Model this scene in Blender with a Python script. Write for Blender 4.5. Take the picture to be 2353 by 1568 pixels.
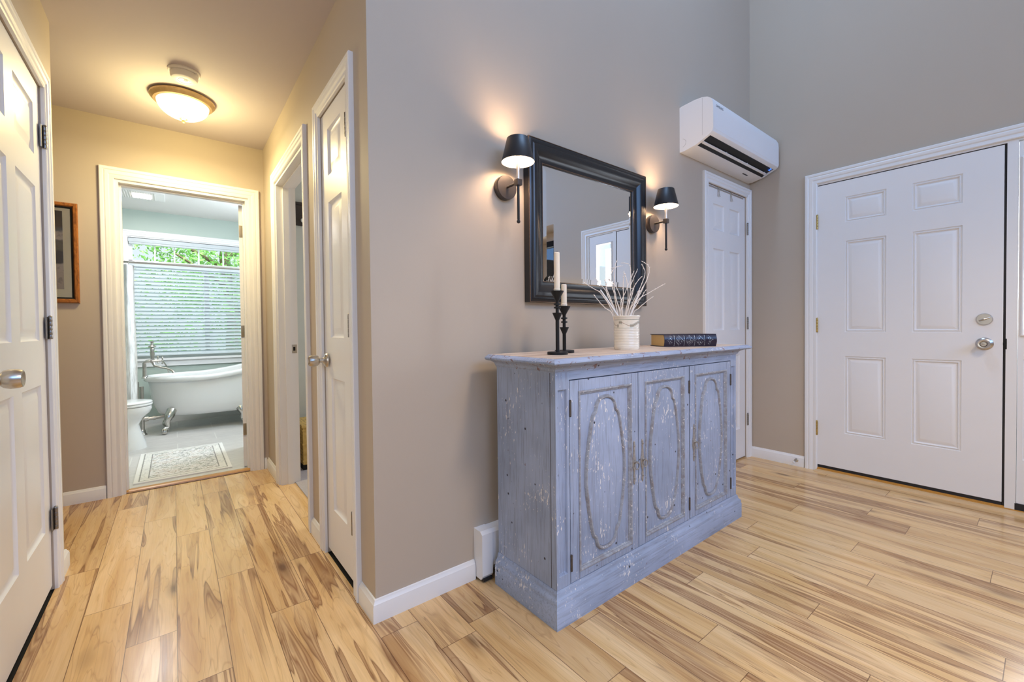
import bpy, bmesh, math, random
from mathutils import Vector, Matrix, noise
R = math.radians
C = bpy.context.scene.collection
for o in list(bpy.data.objects): bpy.data.objects.remove(o)

# ------------------------------------------------------------------ camera
W, H = 2353, 1568
YAW, PITCH, ROLL, FPX, SHY, CAMZ = 0.669260308, 0.0174786048, -0.0106627404, 981.024576, -13.7667274, 1.067
fw = Vector((math.sin(YAW)*math.cos(PITCH), math.cos(YAW)*math.cos(PITCH), -math.sin(PITCH)))
rt = Vector((math.cos(YAW), -math.sin(YAW), 0)); up = rt.cross(fw)
rr = math.cos(ROLL)*rt + math.sin(ROLL)*up
uu = -math.sin(ROLL)*rt + math.cos(ROLL)*up
cam = bpy.data.cameras.new('camera'); camo = bpy.data.objects.new('camera', cam); C.objects.link(camo)
m = Matrix((rr, uu, -fw)).transposed().to_4x4(); m.translation = (0, 0, CAMZ)
camo.matrix_world = m
cam.sensor_fit = 'HORIZONTAL'; cam.sensor_width = 36
cam.lens = 36*FPX/W
cam.shift_y = SHY/W
cam.clip_start = 0.02; cam.clip_end = 200
bpy.context.scene.camera = camo

# ------------------------------------------------------------------ view + world
vs = bpy.context.scene.view_settings
vs.view_transform = 'Standard'; vs.look = 'None'; vs.gamma = 1; vs.use_curve_mapping = False
vs.exposure = 0.0
wd = bpy.data.worlds.new('world'); bpy.context.scene.world = wd; wd.use_nodes = True
bg = wd.node_tree.nodes['Background']
bg.inputs[0].default_value = (0.80, 0.93, 1.0, 1); bg.inputs[1].default_value = 1.05

def area(name, loc, look, sx, sy, power, col):
    l = bpy.data.lights.new(name, 'AREA'); l.shape = 'RECTANGLE'; l.size = sx; l.size_y = sy
    l.energy = power; l.color = col
    o = bpy.data.objects.new(name, l); C.objects.link(o); o.location = loc
    o.rotation_euler = (Vector(look)).to_track_quat('-Z', 'Y').to_euler()
    return o
# daylight through the openings, plus added fill lamps
area('skylight_daylight', (2.05, 1.18, 4.5), (0, 0, -1), 0.9, 0.36, 27, (0.36, 0.60, 1.0))
area('clerestory_daylight', (0.9, -3.85, 3.3), (0, 1, 0), 4.2, 1.5, 130, (0.20, 0.46, 1.0))
area('great_room_warm_fill', (-2.9, -1.3, 1.6), (1, 0, 0), 3.6, 2.0, 24, (1.0, 0.90, 0.80))  # added warm fill for the surfaces that face left
area('glass_door_daylight', (4.06, -1.49, 1.22), (-1, 0, 0), 0.84, 2.1, 62, (0.86, 0.92, 1.0))
area('sidelight_daylight', (3.80, 0.0, 1.48), (-1, 0, 0), 0.17, 0.9, 17, (0.82, 0.90, 1.0))
area('garden_daylight', (0.8, 7.6, 5.2), (0, 0.75, -0.8), 6.0, 2.5, 1500, (1.0, 1.0, 0.94))
area('bathroom_window_daylight', (0.45, 6.85, 2.9), (0, -1, -0.9), 1.6, 0.7, 60, (0.86, 0.95, 1.0))
area('bathroom_fill', (1.3, 5.0, 1.9), (-1, 0, -0.1), 0.7, 0.5, 42, (0.76, 0.87, 1.0))  # added fill without a fixture, brightens the tub and bathroom

pl = bpy.data.lights.new('entry_warm_fill', 'SPOT'); pl.energy = 125; pl.color = (1, .78, .56); pl.shadow_soft_size = .25; pl.spot_size = R(138); pl.spot_blend = .5  # added unseen lamp, warms the floor and lower walls
po = bpy.data.objects.new('entry_warm_fill', pl); C.objects.link(po); po.location = (1.3, -.9, 2.9); po.rotation_euler = (0, 0, 0)

# ------------------------------------------------------------------ mesh helpers
BM = bmesh.new
def tag(o, label=None, cat=None, group=None, kind=None):
    if label: o['label'] = label
    if cat: o['category'] = cat
    if group: o['group'] = group
    if kind: o['kind'] = kind
    return o
def mk(name, bm, mat, parent=None, smooth=40, fix=True):
    if fix: bmesh.ops.recalc_face_normals(bm, faces=bm.faces)
    me = bpy.data.meshes.new(name); bm.to_mesh(me); bm.free()
    if smooth:
        me.polygons.foreach_set('use_smooth', [True]*len(me.polygons))
        me.set_sharp_from_angle(angle=R(smooth))
    for mm in (mat if isinstance(mat, (list, tuple)) else [mat]): me.materials.append(mm)
    o = bpy.data.objects.new(name, me); C.objects.link(o)
    if parent:
        o.parent = parent
        if parent.type == 'EMPTY': o.matrix_parent_inverse = Matrix.Translation(-parent.location)
    return o
def thing(name, loc, label, cat, group=None, kind=None):
    o = bpy.data.objects.new(name, None); C.objects.link(o); o.location = loc
    o.empty_display_size = 0.05
    return tag(o, label, cat, group, kind)
def copy_tree(o, dloc, parent=None):
    c = o.copy(); C.objects.link(c)
    if parent: c.parent = parent
    else: c.location = Vector(o.location) + Vector(dloc)
    for ch in [x for x in bpy.data.objects if x.parent == o]: copy_tree(ch, None, c)
    return c
def quad(bm, pts): return bm.faces.new([bm.verts.new(p) for p in pts])
def box(bm, a, b, bev=0):
    x0, y0, z0 = [min(a[i], b[i]) for i in range(3)]; x1, y1, z1 = [max(a[i], b[i]) for i in range(3)]
    t = bmesh.ops.create_cube(bm, size=1, matrix=Matrix.Translation(((x0+x1)/2, (y0+y1)/2, (z0+z1)/2)) @ Matrix.Diagonal((x1-x0, y1-y0, z1-z0, 1)))
    if bev:
        es = list({e for v in t['verts'] for e in v.link_edges})
        bmesh.ops.bevel(bm, geom=es, offset=bev, segments=2, profile=0.7, affect='EDGES')
def lathe(bm, prof, c, axis=(0, 0, 1), seg=32, caps=True):
    """prof: (radius, height along axis) from the start to the end"""
    A = Vector(axis).normalized(); q = Vector((0, 0, 1)).rotation_difference(A); c = Vector(c)
    rings = []
    for r, h in prof:
        if r < 1e-6: rings.append([bm.verts.new(c + A*h)])
        else: rings.append([bm.verts.new(c + q @ Vector((r*math.cos(2*math.pi*k/seg), r*math.sin(2*math.pi*k/seg), h))) for k in range(seg)])
    for a, b in zip(rings, rings[1:]):
        if len(a) == 1 and len(b) == 1: continue
        for k in range(seg):
            k2 = (k+1) % seg
            if len(a) == 1: bm.faces.new((a[0], b[k], b[k2]))
            elif len(b) == 1: bm.faces.new((a[k], b[0], a[k2]))
            else: bm.faces.new((a[k], b[k], b[k2], a[k2]))
    if caps:
        for rg in (rings[0], rings[-1]):
            if len(rg) > 1: bm.faces.new(rg)
def tube(bm, pts, r, seg=10, closed=False, taper=None):
    P = [Vector(p) for p in pts]; n = len(P); rings = []; ref = None
    for i, p in enumerate(P):
        d = (P[(i+1) % n]-P[i-1]) if closed else (P[min(i+1, n-1)]-P[max(i-1, 0)])
        d.normalize()
        if ref is None: ref = d.orthogonal().normalized()
        ref = (ref - d*ref.dot(d)).normalized(); b = d.cross(ref)
        ra = r if taper is None else r*taper[i]
        rings.append([bm.verts.new(p + ra*(math.cos(2*math.pi*k/seg)*ref + math.sin(2*math.pi*k/seg)*b)) for k in range(seg)])
    for i in range(n if closed else n-1):
        a, b = rings[i], rings[(i+1) % n]
        off = 0
        if closed and i == n-1:
            off = min(range(seg), key=lambda s: (a[0].co-b[s].co).length)
        for k in range(seg): bm.faces.new((a[k], a[(k+1) % seg], b[(k+1+off) % seg], b[(k+off) % seg]))
    if not closed: bm.faces.new(rings[0]); bm.faces.new(rings[-1])
def prism(bm, prof, p0, p1, U, V):
    """polygon prof (u,v) extruded from p0 to p1"""
    U, V = Vector(U), Vector(V); p0, p1 = Vector(p0), Vector(p1)
    a = [bm.verts.new(p0+U*u+V*v) for u, v in prof]; b = [bm.verts.new(p1+U*u+V*v) for u, v in prof]
    n = len(a)
    for k in range(n): bm.faces.new((a[k], a[(k+1) % n], b[(k+1) % n], b[k]))
    bm.faces.new(a); bm.faces.new(b)
class Fr:
    """a wall frame: N points into the room, V is up, U = V x N"""
    def __init__(s, O, N):
        s.O = Vector(O); s.N = Vector(N); s.V = Vector((0, 0, 1)); s.U = s.V.cross(s.N)
    def p(s, u, v, w=0): return s.O + s.U*u + s.V*v + s.N*w
    def box(s, bm, u0, u1, v0, v1, w0, w1, bev=0): box(bm, s.p(u0, v0, w0), s.p(u1, v1, w1), bev)
    def sweep(s, bm, path, prof, closed=False):
        n = len(path); rings = []; P = [Vector(q) for q in path]
        def left(a, b):
            d = (b-a).normalized(); return Vector((-d.y, d.x))
        for i in range(n):
            Ls = []
            if closed or i > 0: Ls.append(left(P[i-1], P[i]))
            if closed or i < n-1: Ls.append(left(P[i], P[(i+1) % n]))
            mt = Ls[0] if len(Ls) == 1 else (Ls[0]+Ls[1])/(1+Ls[0].dot(Ls[1]))
            rings.append([bm.verts.new(s.p(P[i].x+a*mt.x, P[i].y+a*mt.y, b)) for a, b in prof])
        k = len(prof)
        for i in range(n if closed else n-1):
            A, B = rings[i], rings[(i+1) % n]
            for j in range(k): bm.faces.new((A[j], A[(j+1) % k], B[(j+1) % k], B[j]))
        if not closed: bm.faces.new(rings[0]); bm.faces.new(rings[-1])
    def panels(s, bm, us, vs_, cells, w, ring, back):
        """a slab whose front (at w) is a grid of cuts; the cells are panels with the ring profile (inset, depth)"""
        for i in range(len(us)-1):
            for j in range(len(vs_)-1):
                a, b, c, d = us[i], us[i+1], vs_[j], vs_[j+1]
                if (i, j) in cells:
                    pr = None
                    for ins, dep in ring:
                        cur = [bm.verts.new(s.p(u, v, w+dep)) for u, v in ((a+ins, c+ins), (b-ins, c+ins), (b-ins, d-ins), (a+ins, d-ins))]
                        if pr:
                            for k in range(4): bm.faces.new((pr[k], pr[(k+1) % 4], cur[(k+1) % 4], cur[k]))
                        pr = cur
                    bm.faces.new(pr)
                else: quad(bm, [s.p(a, c, w), s.p(b, c, w), s.p(b, d, w), s.p(a, d, w)])
        u0, u1, v0, v1 = us[0], us[-1], vs_[0], vs_[-1]
        q = [(u0, v0), (u1, v0), (u1, v1), (u0, v1)]
        quad(bm, [s.p(*t, back) for t in q])
        for k in range(4):
            a, b = q[k], q[(k+1) % 4]
            quad(bm, [s.p(*a, w), s.p(*b, w), s.p(*b, back), s.p(*a, back)])
        bmesh.ops.remove_doubles(bm, verts=bm.verts, dist=1e-5)

# ------------------------------------------------------------------ materials
def srgb(r, g, b):
    f = lambda c: (c/255/12.92 if c/255 <= .04045 else ((c/255+.055)/1.055)**2.4)
    return (f(r), f(g), f(b), 1)
class NT:
    def __init__(s, name):
        s.m = bpy.data.materials.new(name); s.m.use_nodes = True; s.t = s.m.node_tree
        s.b = s.t.nodes['Principled BSDF']; s.out = s.t.nodes['Material Output']
    def n(s, typ, ins=None, **kw):
        nd = s.t.nodes.new(typ)
        for k, v in kw.items(): setattr(nd, k, v)
        for k, v in (ins or {}).items():
            if isinstance(v, bpy.types.NodeSocket): s.t.links.new(v, nd.inputs[k])
            else: nd.inputs[k].default_value = v
        return nd
    def set(s, **kw):
        for k, v in kw.items():
            k = k.replace('_', ' ')
            if isinstance(v, bpy.types.NodeSocket): s.t.links.new(v, s.b.inputs[k])
            else: s.b.inputs[k].default_value = v
        return s
    def math(s, op, a, b=0, clamp=False):
        nd = s.n('ShaderNodeMath', {0: a, 1: b}, operation=op); nd.use_clamp = clamp; return nd.outputs[0]
    def ramp(s, fac, stops, interp='LINEAR'):
        nd = s.n('ShaderNodeValToRGB', {0: fac}); cr = nd.color_ramp; cr.interpolation = interp
        while len(cr.elements) < len(stops): cr.elements.new(0.5)
        for e, (p, c) in zip(cr.elements, stops):
            e.position = p; e.color = c if len(c) == 4 else (*c, 1)
        return nd.outputs[0]
    def mix(s, fac, a, b, bt='MIX'):
        nd = s.n('ShaderNodeMix', data_type='RGBA', blend_type=bt)
        for i, v in ((0, fac), (6, a), (7, b)):
            if isinstance(v, bpy.types.NodeSocket): s.t.links.new(v, nd.inputs[i])
            else: nd.inputs[i].default_value = v
        return nd.outputs[2]
    def coords(s, scale=(1, 1, 1), kind='Object', loc=None):
        tc = s.n('ShaderNodeTexCoord'); mp = s.n('ShaderNodeMapping', {0: tc.outputs[kind], 'Scale': scale})
        if loc is not None: mp.inputs['Location'].default_value = loc
        return mp.outputs[0]
    def noise(s, vec, scale, detail=3, rough=.5, dist=0):
        return s.n('ShaderNodeTexNoise', {'Vector': vec, 'Scale': scale, 'Detail': detail, 'Roughness': rough, 'Distortion': dist}).outputs[0]
    def bump(s, h, strength=.2, dist=.002):
        s.t.links.new(s.n('ShaderNodeBump', {'Height': h, 'Strength': strength, 'Distance': dist}).outputs[0], s.b.inputs['Normal'])
        return s
W1, B0 = (1, 1, 1, 1), (0, 0, 0, 1)
def plain(name, col, rough=.5, metal=0, var=.04, vs_=8, bump=0, bscale=200, coat=0):
    t = NT(name); v = t.coords()
    n = t.noise(v, vs_, 4)
    c2 = tuple(max(0, x*(1-var*3)) for x in col[:3])+(1,)
    t.set(Base_Color=t.mix(t.ramp(n, [(.35, B0), (.7, W1)]), col, tuple(min(1, x*(1+var)) for x in col[:3])+(1,)) if var else col, Roughness=rough, Metallic=metal)
    if coat: t.set(Coat_Weight=coat, Coat_Roughness=.1)
    if bump: t.bump(t.noise(v, bscale, 2), bump, .001)
    return t.m
def emis(name, col, st):
    t = NT(name); t.set(Base_Color=(0, 0, 0, 1), Emission_Color=col, Emission_Strength=st); return t.m
WALLC = srgb(188, 174, 157)
M = {}
M['wall'] = plain('greige_wall_paint', WALLC, .62, var=.015, vs_=3, bump=.12, bscale=260)
M['ceil_hall'] = plain('beige_ceiling_paint', srgb(194, 184, 186), .8, var=.01, bump=.08)
M['ceil'] = plain('ceiling_paint', srgb(226, 222, 216), .8, var=.01, bump=.08)
M['trim'] = plain('white_trim_paint', srgb(236, 234, 232), .32, var=.01)
M['door'] = plain('white_door_paint', srgb(236, 234, 233), .36, var=.01, bump=.03, bscale=400)
M['sage'] = plain('sage_wall_paint', srgb(184, 196, 186), .6, var=.015)
M['nickel'] = plain('brushed_nickel', (.56, .53, .49, 1), .28, 1, var=.05, vs_=60)
M['steel_hinge'] = plain('satin_nickel_hinge', (.30, .28, .26, 1), .36, 1, var=.05, vs_=60)
M['brass'] = plain('aged_brass', (.50, .35, .12, 1), .35, 1, var=.15, vs_=40)
M['black'] = plain('satin_black_metal', (.008, .008, .009, 1), .42, var=.1)
M['black'].node_tree.nodes['Principled BSDF'].inputs['Specular IOR Level'].default_value = .3
M['rubber'] = plain('black_rubber', (.012, .011, .013, 1), .6, var=.1)
M['wax'] = NT('ivory_wax').set(Base_Color=srgb(240, 228, 208), Roughness=.42, Subsurface_Weight=.25, Subsurface_Radius=(.02, .012, .006), Subsurface_Scale=.5).m
M['wick'] = plain('burnt_wick', (.03, .025, .02, 1), .9)
M['porcelain'] = plain('white_porcelain', srgb(236, 236, 234), .12, var=.01, coat=.4)
M['acwhite'] = plain('white_plastic', srgb(236, 236, 238), .28, var=.005)
M['plastic'] = plain('white_detector_plastic', srgb(232, 228, 222), .42, var=.01)
M['acblack'] = plain('dark_vent', (.006, .006, .007, 1), .5)
M['gold_wood'] = plain('honey_threshold_wood', srgb(196, 142, 66), .3, var=.12, vs_=30)
M['oak_thr'] = plain('pale_threshold_strip', srgb(214, 180, 134), .4, var=.08, vs_=30)
M['dark_void'] = plain('dark_gap', (.008, .007, .006, 1), .9)
def mat_blind():
    t = NT('white_blind_vinyl'); t.set(Base_Color=srgb(236, 240, 242), Roughness=.4)
    tl = t.n('ShaderNodeBsdfTranslucent', {0: srgb(226, 236, 242)})
    mx = t.n('ShaderNodeMixShader', {0: .35, 1: t.b.outputs[0], 2: tl.outputs[0]}); t.t.links.new(mx.outputs[0], t.out.inputs[0]); return t.m
M['blind'] = mat_blind()
M['sconce_metal'] = plain('bronze_grey_metal', (.085, .075, .072, 1), .34, .7, var=.08, vs_=30)
M['shade_out'] = plain('black_shade_metal', (.02, .02, .023, 1), .42, .2)
M['shade_in'] = plain('white_shade_inside', (.9, .88, .84, 1), .5)
M['stemwhite'] = plain('pale_metal_stem', (.62, .58, .54, 1), .3, .6)
M['bulb'] = emis('warm_bulb', (1, .78, .52, 1), 22)

def mat_floor():
    t = NT('hickory_laminate')
    uv = t.n('ShaderNodeUVMap', uv_map='plank').outputs[0]; id_ = t.n('ShaderNodeUVMap', uv_map='rnd').outputs[0]
    sx = t.n('ShaderNodeSeparateXYZ', {0: uv}); u, v = sx.outputs[0], sx.outputs[1]
    si = t.n('ShaderNodeSeparateXYZ', {0: id_}); r1, r2 = si.outputs[0], si.outputs[1]
    # figure coordinates, shifted per board
    ux = t.math('ADD', t.math('MULTIPLY', u, 1), t.math('MULTIPLY', r1, 37)); vy = t.math('ADD', v, t.math('MULTIPLY', r2, 53))
    vec = t.n('ShaderNodeCombineXYZ', {0: ux, 1: vy, 2: t.math('MULTIPLY', r1, 11)}).outputs[0]
    def st(sxx, syy): return t.n('ShaderNodeMapping', {0: vec, 'Scale': (sxx, syy, 1)}).outputs[0]
    warp = t.noise(st(5, 2.4), 1, 3, .55)
    n1 = t.noise(st(11, 1.15), 1, 3, .5, .9)       # broad figure
    n2 = t.noise(st(15, .8), 1, 2.2, .5, .9)         # heartwood streaks
    n3 = t.noise(st(220, 7), 1, 3, .6)              # fine grain
    n4 = t.noise(st(3.0, .8), 1, 2)
    base = t.ramp(n1, [(.25, srgb(212, 166, 106)), (.42, srgb(232, 192, 134)), (.6, srgb(243, 208, 156)), (.8, srgb(220, 172, 112))])
    # growth rings: contour lines of the figure
    rings = t.math('FRACT', t.math('MULTIPLY', n1, 9)); rg = t.ramp(rings, [(0, W1), (.10, B0), (.9, B0), (1, W1)])
    base = t.mix(t.math('MULTIPLY', rg, .30), base, srgb(168, 116, 68))
    heart = t.ramp(n2, [(.49, B0), (.52, (.8, .8, .8, 1)), (.56, (.5, .5, .5, 1)), (.59, (1, 1, 1, 1)), (.62, (.25, .25, .25, 1)), (.66, (.9, .9, .9, 1)), (.72, (.3, .3, .3, 1))])
    gate = t.ramp(t.math('ADD', n4, t.math('MULTIPLY', t.math('SUBTRACT', r2, .5), .25)), [(.42, B0), (.54, W1)])
    base = t.mix(t.math('MULTIPLY', t.math('MULTIPLY', heart, gate), .85), base, srgb(138, 88, 52))
    line = t.ramp(n2, [(.505, B0), (.513, W1), (.522, B0)])
    base = t.mix(t.math('MULTIPLY', t.math('MULTIPLY', line, t.math('ADD', .35, t.math('MULTIPLY', gate, .65))), .7), base, srgb(112, 70, 42))
    # knots
    vo = t.n('ShaderNodeTexVoronoi', {'Vector': st(7.3, 2.4), 'Scale': .62, 'Randomness': 1}); kd = vo.outputs['Distance']
    kn = t.ramp(t.math('ADD', kd, t.math('MULTIPLY', t.math('SUBTRACT', n3, .5), .06)), [(.035, W1), (.085, (.35, .35, .35, 1)), (.16, B0)])
    base = t.mix(t.math('MULTIPLY', kn, .8), base, srgb(92, 56, 34))
    base = t.mix(t.math('MULTIPLY', t.ramp(n3, [(.4, B0), (.7, W1)]), .16), base, srgb(160, 110, 66))
    tone = t.ramp(r1, [(0, (.80, .76, .72, 1)), (.5, (1, 1, 1, 1)), (1, (.92, .87, .78, 1))])
    base = t.mix(1.0, base, tone, 'MULTIPLY')
    # joints: uv 'edge' = distance to the nearest board edge
    ed = t.n('ShaderNodeUVMap', uv_map='size').outputs[0]; se = t.n('ShaderNodeSeparateXYZ', {0: ed})
    du = t.math('MINIMUM', u, t.math('SUBTRACT', se.outputs[0], u)); dv = t.math('MINIMUM', v, t.math('SUBTRACT', se.outputs[1], v))
    gap = t.math('LESS_THAN', t.math('MINIMUM', du, dv), .0011)
    base = t.mix(t.math('MULTIPLY', gap, .8), base, srgb(96, 62, 36))
    t.set(Base_Color=base, Roughness=t.math('ADD', .15, t.math('MULTIPLY', n3, .14)), Specular_IOR_Level=.5)
    hgt = t.math('SUBTRACT', t.math('MULTIPLY', n3, .15), gap)
    t.bump(hgt, .25, .0006)
    return t.m
M['floor'] = mat_floor()

def mat_sideboard(name, axis='V', brown=0.0, top=False):
    t = NT(name); tc = t.coords()
    sc = {'V': (1, 1, .055), 'H': (.055, 1, 1), 'D': (1, .055, 1)}[axis]
    g = t.n('ShaderNodeMapping', {0: tc, 'Scale': sc}).outputs[0]
    if top:
        base = t.ramp(t.noise(g, 22, 4, .6), [(.3, srgb(196, 168, 142)), (.5, srgb(222, 206, 190)), (.62, srgb(176, 146, 122)), (.75, srgb(226, 214, 202))])
        lines = t.ramp(t.noise(t.n('ShaderNodeMapping', {0: tc, 'Scale': (.03, 1, 1)}).outputs[0], 55, 1), [(.42, B0), (.5, W1), (.53, B0)])
        base = t.mix(t.math('MULTIPLY', lines, .45), base, srgb(128, 98, 80))
        t.set(Base_Color=base, Roughness=.45); t.bump(lines, .1, .0008); return t.m
    n0 = t.noise(tc, 5, 3); n1 = t.noise(g, 150, 4, .65); n2 = t.noise(g, 40, 3, .6)
    base = t.mix(t.ramp(n0, [(.3, B0), (.7, W1)]), srgb(146, 159, 184), srgb(168, 181, 208))
    base = t.mix(t.math('MULTIPLY', t.ramp(n1, [(.50, B0), (.70, W1)]), .42), base, srgb(100, 98, 106))
    base = t.mix(t.math('MULTIPLY', t.ramp(n2, [(.55, B0), (.78, W1)]), .25), base, srgb(124, 114, 112))
    # worn specks and dabs of the white undercoat
    w1 = t.noise(t.n('ShaderNodeMapping', {0: tc, 'Scale': (1, 1, .36)}).outputs[0], 120, 3, .6)
    w2 = t.noise(tc, 6.5, 2)
    chips = t.ramp(t.math('ADD', w1, t.math('MULTIPLY', t.math('SUBTRACT', w2, .5), .55)), [(.676, B0), (.690, W1)])
    base = t.mix(t.math('MULTIPLY', chips, .85), base, srgb(232, 228, 224))
    b1 = t.noise(tc, 33, 3, .6, .3)
    bro = t.ramp(t.math('ADD', b1, brown*.16), [(.735, B0), (.76, W1)])
    base = t.mix(t.math('MULTIPLY', bro, .8), base, srgb(120, 84, 70))
    vo = t.n('ShaderNodeTexVoronoi', {'Vector': tc, 'Scale': 15, 'Randomness': 1})
    hole = t.ramp(vo.outputs['Distance'], [(.06, W1), (.085, B0)])
    base = t.mix(t.math('MULTIPLY', hole, .9), base, srgb(28, 22, 22))
    t.set(Base_Color=base, Roughness=.5, Specular_IOR_Level=.4)
    t.bump(t.math('SUBTRACT', t.math('MULTIPLY', n1, .4), t.math('ADD', hole, t.math('MULTIPLY', chips, .5))), .35, .0008)
    return t.m
M['sb_v'] = mat_sideboard('weathered_blue_grey_paint', 'V'); M['sb_h'] = mat_sideboard('weathered_blue_grey_paint_rails', 'H')
M['sb_d'] = mat_sideboard('weathered_blue_grey_paint_ends', 'V', .1); M['sb_edge'] = mat_sideboard('worn_top_edge_paint', 'H', .75)
M['sb_top'] = mat_sideboard('bleached_plank_top', 'H', top=True)
t = NT('brown_shaded_moulding'); tc_ = t.coords(); g_ = t.noise(tc_, 60, 4, .6)
b_ = t.mix(t.ramp(g_, [(.3, B0), (.7, W1)]), srgb(138, 140, 148), srgb(168, 174, 186))
b_ = t.mix(t.math('MULTIPLY', t.ramp(t.noise(tc_, 26, 3), [(.5, B0), (.62, W1)]), .38), b_, srgb(124, 108, 100))  # brown blotches colour in the warm shading of the moulding sides
b_ = t.mix(t.math('MULTIPLY', t.ramp(t.noise(tc_, 90, 2), [(.66, B0), (.69, W1)]), .8), b_, srgb(232, 228, 224))
t.set(Base_Color=b_, Roughness=.45); M['sb_shaded'] = t.m
M['sb_crack'] = plain('dark_paint_crack', srgb(70, 64, 70), .8)
M['iron'] = plain('aged_iron', (.10, .085, .075, 1), .5, .6, var=.3, vs_=120)
M['pewter'] = plain('worn_pewter', srgb(150, 146, 142), .42, .35, var=.35, vs_=120)

def mat_glass(name, tint=(1, 1, 1, 1), refl=.08):
    t = NT(name); tr = t.n('ShaderNodeBsdfTransparent', {0: tint}); gl = t.n('ShaderNodeBsdfGlossy', {0: W1, 'Roughness': .02})
    fr = t.n('ShaderNodeFresnel', {0: 1.45})
    mx = t.n('ShaderNodeMixShader', {0: fr.outputs[0], 1: tr.outputs[0], 2: gl.outputs[0]})
    t.t.links.new(mx.outputs[0], t.out.inputs[0]); return t.m
M['glass'] = mat_glass('window_glass')
M['mirror'] = NT('silvered_mirror').set(Base_Color=(.90, .92, .93, 1), Metallic=1, Roughness=.005).m
def mat_framebk():
    t = NT('black_lacquer_frame'); n = t.noise(t.coords(), 90, 3)
    t.set(Base_Color=t.mix(t.math('MULTIPLY', t.ramp(n, [(.70, B0), (.78, W1)]), .12), (.008, .008, .010, 1), srgb(70, 52, 40)), Roughness=.30, Specular_IOR_Level=.6); return t.m
M['framebk'] = mat_framebk()
M['framegold'] = plain('rubbed_bronze_edge', srgb(120, 96, 76), .35, .6, var=.4, vs_=160)

def mat_tile():
    t = NT('pale_grey_floor_tile'); v = t.coords()
    g = t.n('ShaderNodeMapping', {0: v, 'Scale': (.12, 1, 1)}).outputs[0]
    br = t.n('ShaderNodeTexBrick', {'Vector': t.n('ShaderNodeMapping', {0: v, 'Location': (.30, .06, 0)}).outputs[0], 'Color1': W1, 'Color2': (.9, .9, .9, 1), 'Mortar': B0, 'Scale': 1, 'Mortar Size': .004, 'Mortar Smooth': 0, 'Brick Width': .61, 'Row Height': .305}, offset=.5)
    base = t.mix(t.ramp(t.noise(g, 60, 4, .6), [(.3, B0), (.7, W1)]), srgb(194, 190, 186), srgb(216, 212, 208))
    base = t.mix(br.outputs['Fac'], base, srgb(222, 220, 214))
    t.set(Base_Color=base, Roughness=.35); return t.m
M['tile'] = mat_tile()
M['carpet'] = plain('grey_carpet', srgb(176, 172, 178), .95, var=.2, vs_=220, bump=.8, bscale=500)
def mat_leaf():
    t = NT('tree_leaf'); n = t.noise(t.coords(), 3, 3)
    c = t.ramp(n, [(.3, srgb(84, 140, 70)), (.55, srgb(132, 188, 104)), (.75, srgb(196, 226, 160))])
    df = t.n('ShaderNodeBsdfDiffuse', {0: c}); tl = t.n('ShaderNodeBsdfTranslucent', {0: c})
    mx = t.n('ShaderNodeMixShader', {0: .5, 1: df.outputs[0], 2: tl.outputs[0]}); t.t.links.new(mx.outputs[0], t.out.inputs[0]); return t.m
M['leaf'] = mat_leaf(); M['bark'] = plain('tree_bark', srgb(92, 76, 62), .9, var=.3, vs_=20)
M['lawn'] = plain('lawn_grass', srgb(96, 140, 64), .95, var=.3, vs_=4)

# ------------------------------------------------------------------ setting: dimensions
Xc, Xe, Xl, Yb, Yw, Zc = 0.5574, 3.6712, -0.4097, 3.7596, 1.5228, 2.4444
T = .12; ZT = 4.6
def slab_wall(name, axis, p0, p1, a0, a1, z0, z1, holes, mat, label, cuts2=None):
    """wall box with rectangular through-holes (a0,a1,z0,z1); axis 'x' = wall plane of constant x"""
    bm = BM()
    A = sorted({a0, a1, *[h[i] for h in holes for i in (0, 1) if a0 < h[i] < a1]}); Z = sorted({z0, z1, *[h[i] for h in holes for i in (2, 3) if z0 < h[i] < z1]})
    solid = lambda i, j: 0 <= i < len(A)-1 and 0 <= j < len(Z)-1 and not any(h[0]-1e-6 <= A[i] and A[i+1] <= h[1]+1e-6 and h[2]-1e-6 <= Z[j] and Z[j+1] <= h[3]+1e-6 for h in holes)
    def P(a, p, z): return (p, a, z) if axis == 'x' else (a, p, z)
    for i in range(len(A)-1):
        for j in range(len(Z)-1):
            if not solid(i, j): continue
            a, b, c, d = A[i], A[i+1], Z[j], Z[j+1]
            for p in (p0, p1): quad(bm, [P(a, p, c), P(b, p, c), P(b, p, d), P(a, p, d)])
            for (ii, jj, q) in ((i-1, j, (a, c, a, d)), (i+1, j, (b, c, b, d)), (i, j-1, (a, c, b, c)), (i, j+1, (a, d, b, d))):
                if not solid(ii, jj): quad(bm, [P(q[0], p0, q[1]), P(q[2], p0, q[3]), P(q[2], p1, q[3]), P(q[0], p1, q[1])])
    bmesh.ops.remove_doubles(bm, verts=bm.verts, dist=1e-5)
    return tag(mk(name, bm, mat, smooth=0), label, 'wall', kind='structure')

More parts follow.
